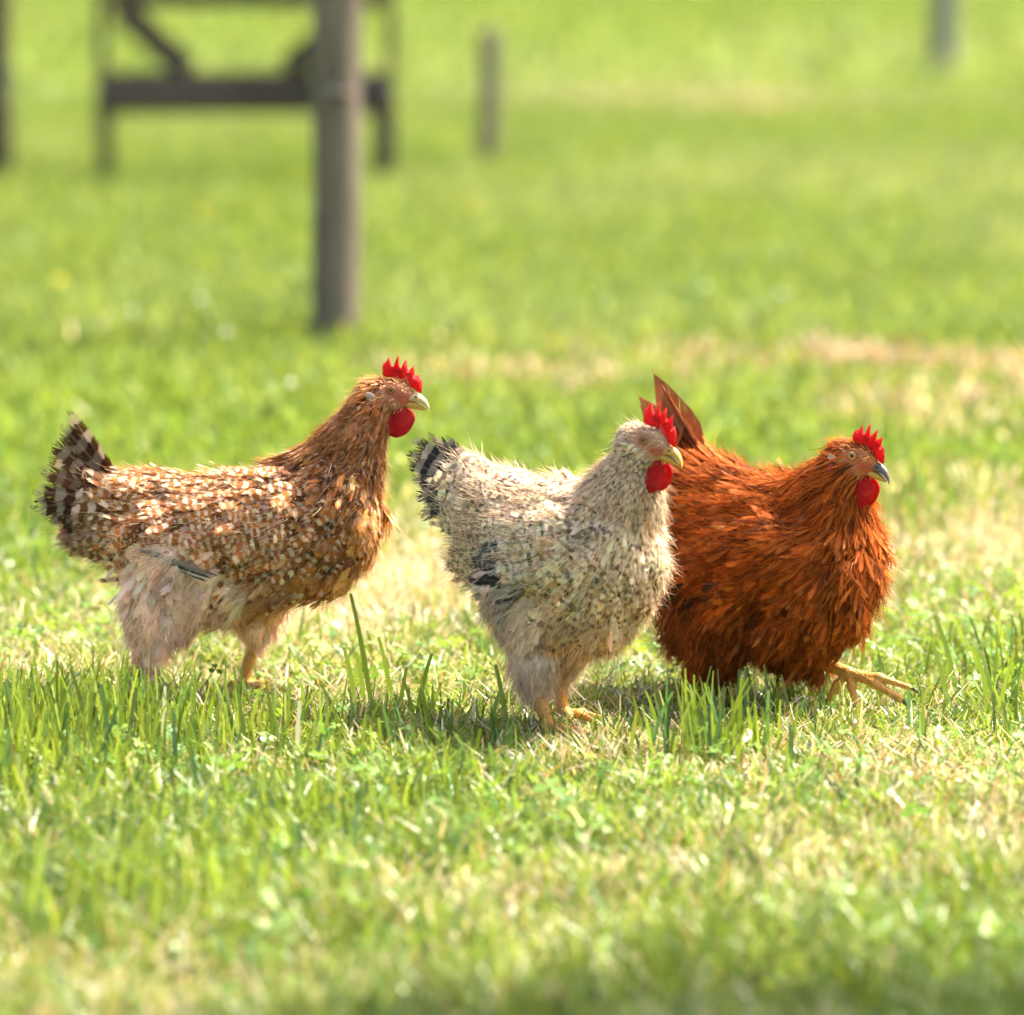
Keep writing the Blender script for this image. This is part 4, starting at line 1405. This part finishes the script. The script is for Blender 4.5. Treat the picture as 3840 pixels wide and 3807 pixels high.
spec2 = dict(seed=22, loc=(0.070, 6.84, 0), yaw=R(-45), eye=E2, H=H2, caps=caps2, pattern=pattern_cream,
             label='cream hen flecked with black, standing close against the rust red hen',
             under={'body': GREYB * 0.7, 'neck': BUFF * 0.7, 'head': BUFF * 0.8, 'thigh': GREYB * 0.8}, face=(0.46, 0.29, 0.19), cheek=(0.52, 0.37, 0.24), lid=M_LID,
             comb=(0.98, 1.10, 0.05), wattle=1.12, beak=(M_BEAK, M_BEAK), wild=0.07, nfluff=32000, fluffl=1.15, fl=0.95, fw=0.66, spacing=0.80, barw=-0.55, ruffle=0.7, lift=0.75,
             quills=lambda rng: fan((-0.140, 0, 0.308), [(-0.305, 0.000, 0.350), (-0.286, -0.010, 0.365), (-0.260, 0.010, 0.373), (-0.240, 0.000, 0.376), (-0.278, -0.020, 0.343),
                                    (-0.264, -0.026, 0.325), (-0.252, -0.034, 0.302), (-0.240, -0.036, 0.284), (-0.225, 0.012, 0.362), (-0.250, 0.028, 0.350)],
                                    0.034, BLACK * 1.5, WHITE * 0.5, 5.5, 0.55, rng)
             + flight((0.03, 0, 0.225), (-0.092, 0, 0.205), 8, 0.024, 0.106, BLACK * 1.8, WHITE * 0.75, 0.8, 0.5, rng, 0.05),
             legs=[((-0.002, -0.050, 0.060), (0.020, -0.050, 0.012), std_toes(0.020, -0.050)), ((-0.054, 0.045, 0.064), (-0.046, 0.045, 0.012), std_toes(-0.046, 0.045))])

# ------------------------------------------------------------------ hen 3: rust red, striding with one foot lifted
E3 = np.array([0.160, 0, 0.363]); H3 = rot_head(R(13), R(-8))
caps3 = [cap((-0.100, 0, 0.238), (0.0, 0, 0.214), 0.082, 0.092, 0.92, 0.03, (-1, 0, 0.05), 'saddle'),
         cap((0.0, 0, 0.214), (0.09, 0, 0.212), 0.092, 0.084, 0.95, 0.03, (-1, 0, -0.35), 'body'),
         cap((0.096, 0, 0.168), (0.106, 0, 0.212), 0.075, 0.070, 0.98, 0.03, (-0.4, 0, -0.9), 'breast'),
         cap((0.070, 0, 0.248), (0.112, 0, 0.298), 0.068, 0.048, 0.92, 0.04, (-0.55, 0, -0.83), 'neck'),
         cap((0.112, 0, 0.298), (0.142, 0, 0.346), 0.048, 0.031, 0.92, 0.03, (-0.5, 0, -0.86), 'neck'),
         cap((-0.095, 0, 0.238), (-0.145, 0, 0.305), 0.062, 0.034, 0.8, 0.03, (-0.55, 0, 0.83), 'tail'),
         cap((-0.10, 0, 0.165), (-0.155, 0, 0.185), 0.068, 0.044, 0.9, 0.03, (-0.8, 0, -0.6), 'vent'),
         cap((-0.115, 0, 0.145), (-0.148, 0, 0.108), 0.062, 0.044, 0.95, 0.03, (-0.4, 0, -0.9), 'belly'),
         cap((-0.075, 0, 0.142), (0.055, 0, 0.140), 0.072, 0.070, 1.0, 0.03, (-0.45, 0, -0.9), 'belly'),
         cap((0.065, -0.076, 0.232), (-0.080, -0.076, 0.200), 0.046, 0.022, 0.6, 0.015, (-1, 0, -0.25), 'wing'),
         cap((0.04, -0.082, 0.196), (-0.060, -0.084, 0.182), 0.038, 0.022, 0.6, 0.015, (-1, 0, -0.3), 'wing'),
         cap((0.055, 0.070, 0.225), (-0.115, 0.062, 0.190), 0.046, 0.020, 0.55, 0.015, (-1, 0, -0.25), 'wing'),
         cap((-0.045, -0.048, 0.130), (-0.058, -0.050, 0.070), 0.062, 0.036, 0.85, 0.03, (-0.1, 0, -1), 'thigh'),
         cap((-0.058, -0.050, 0.070), (-0.066, -0.050, 0.042), 0.034, 0.018, 0.85, 0.02, (0, 0, -1), 'thigh'),
         cap((0.0, 0.046, 0.125), (0.022, 0.046, 0.078), 0.062, 0.038, 0.85, 0.03, (0, 0, -1), 'thigh'),
         cap((0.022, 0.046, 0.078), (0.042, 0.046, 0.062), 0.036, 0.018, 0.85, 0.02, (0.6, 0, -0.8), 'thigh')]
spec3 = dict(seed=33, loc=(0.358, 7.05, 0), yaw=R(-45), eye=E3, H=H3, caps=caps3, pattern=pattern_rust,
             label='rust red hen with upright tail striding with one yellow foot lifted',
             under={'body': np.array([0.20, 0.05, 0.010])}, face=(0.40, 0.17, 0.07), cheek=(0.42, 0.19, 0.07), lid=plain('buff_eyelid', (0.36, 0.22, 0.11), 0.6, 0.3),
             comb=(0.98, 0.96, 0.12), wattle=1.2, beak=(M_BEAKDARK, M_BEAK), wild=0.045, nfluff=36000, quill=q_blade, fluffl=1.4, fl=1.25, fw=0.60, spacing=0.85, lump=1.9,
             quills=lambda rng: fan((-0.132, 0, 0.300), [(-0.212, -0.004, 0.440), (-0.196, 0.006, 0.418), (-0.178, 0.012, 0.396), (-0.246, 0.0, 0.408), (-0.222, -0.024, 0.396),
                                    (-0.206, -0.034, 0.376), (-0.236, 0.024, 0.380), (-0.160, 0.012, 0.368), (-0.196, -0.040, 0.350)],
                                    0.060, np.array([0.20, 0.060, 0.020]), BLACK * 1.4, 0.5, 0.7, rng)
             + flight((0.02, 0, 0.188), (-0.090, 0, 0.178), 8, 0.024, 0.108, BLACK * 1.6, np.array([0.2, 0.06, 0.02]), 0.6, 0.5, rng),
             legs=[((-0.066, -0.050, 0.045), (-0.100, -0.050, 0.012), std_toes(-0.100, -0.050)),
                   ((0.038, 0.046, 0.062), (0.104, 0.048, 0.050), [((0.185, 0.066, 0.020), 0.0072), ((0.192, 0.076, 0.036), 0.0058), ((0.128, 0.038, 0.008), 0.0066), ((0.084, 0.028, 0.008), 0.0062)])])

for sp_ in (spec1, spec2, spec3):
    make_hen(sp_)

# ------------------------------------------------------------------ unseen tree added outside the frame to cast shade on the near lawn
tree = empty('added_shade_tree', (1.26, 5.36, 0))
tag(tree, 'added leafy tree out of view, shading the near edge of the lawn', 'tree')
rt = np.random.default_rng(5)
zs = np.linspace(-0.05, 1.65, 14)
V, F = tube(np.stack([0.03 * np.sin(zs * 3), 0.02 * np.cos(zs * 2.3), zs], 1), np.interp(zs, [0, 1.65], [0.035, 0.010]), 10)
trunk = mesh_np('trunk', V, F, M_WOOD, tree)
Vs, Fs, Cs = [], [], []
for i in range(26):
    a = rt.uniform(0, 6.28)
    z0 = rt.uniform(1.15, 1.55)
    e = np.array([math.cos(a) * rt.uniform(0.3, 0.72), math.sin(a) * rt.uniform(0.18, 0.32), z0 + rt.uniform(0.05, 0.4)])
    b0 = np.array([0.03 * math.sin(z0 * 3), 0, z0])
    pth = np.array([b0, b0 * 0.5 + e * 0.5 + np.array([0, 0, 0.04]), e])
    V, F = tube(pth, [0.010, 0.006, 0.003], 6)
    mesh_np('limb', V, F, M_WOOD, tree)
    for k in range(300):
        f = rt.uniform(0.25, 1.1)
        c = b0 + (e - b0) * f + rt.normal(0, 0.085, 3)
        c[2] = max(c[2], 1.12)
        d = unit(rt.normal(0, 1, 3) + np.array([0, 0, -0.3]))
        s_ = unit(np.cross(d, rt.normal(0, 1, 3)))
        l, w = rt.uniform(0.04, 0.075), rt.uniform(0.012, 0.02)
        b = len(Vs)
        Vs += [c, c + d * l * 0.5 + s_ * w, c + d * l, c + d * l * 0.5 - s_ * w]
        Fs.append((b, b + 1, b + 2, b + 3))
        Cs += [np.array([0.09, 0.16, 0.03]) * rt.uniform(0.7, 1.3)] * 4
o = mesh_np('crown', np.array(Vs), np.array(Fs), M_GRASS, tree, attrs={'col': np.array(Cs)})
tag(o, kind='stuff')
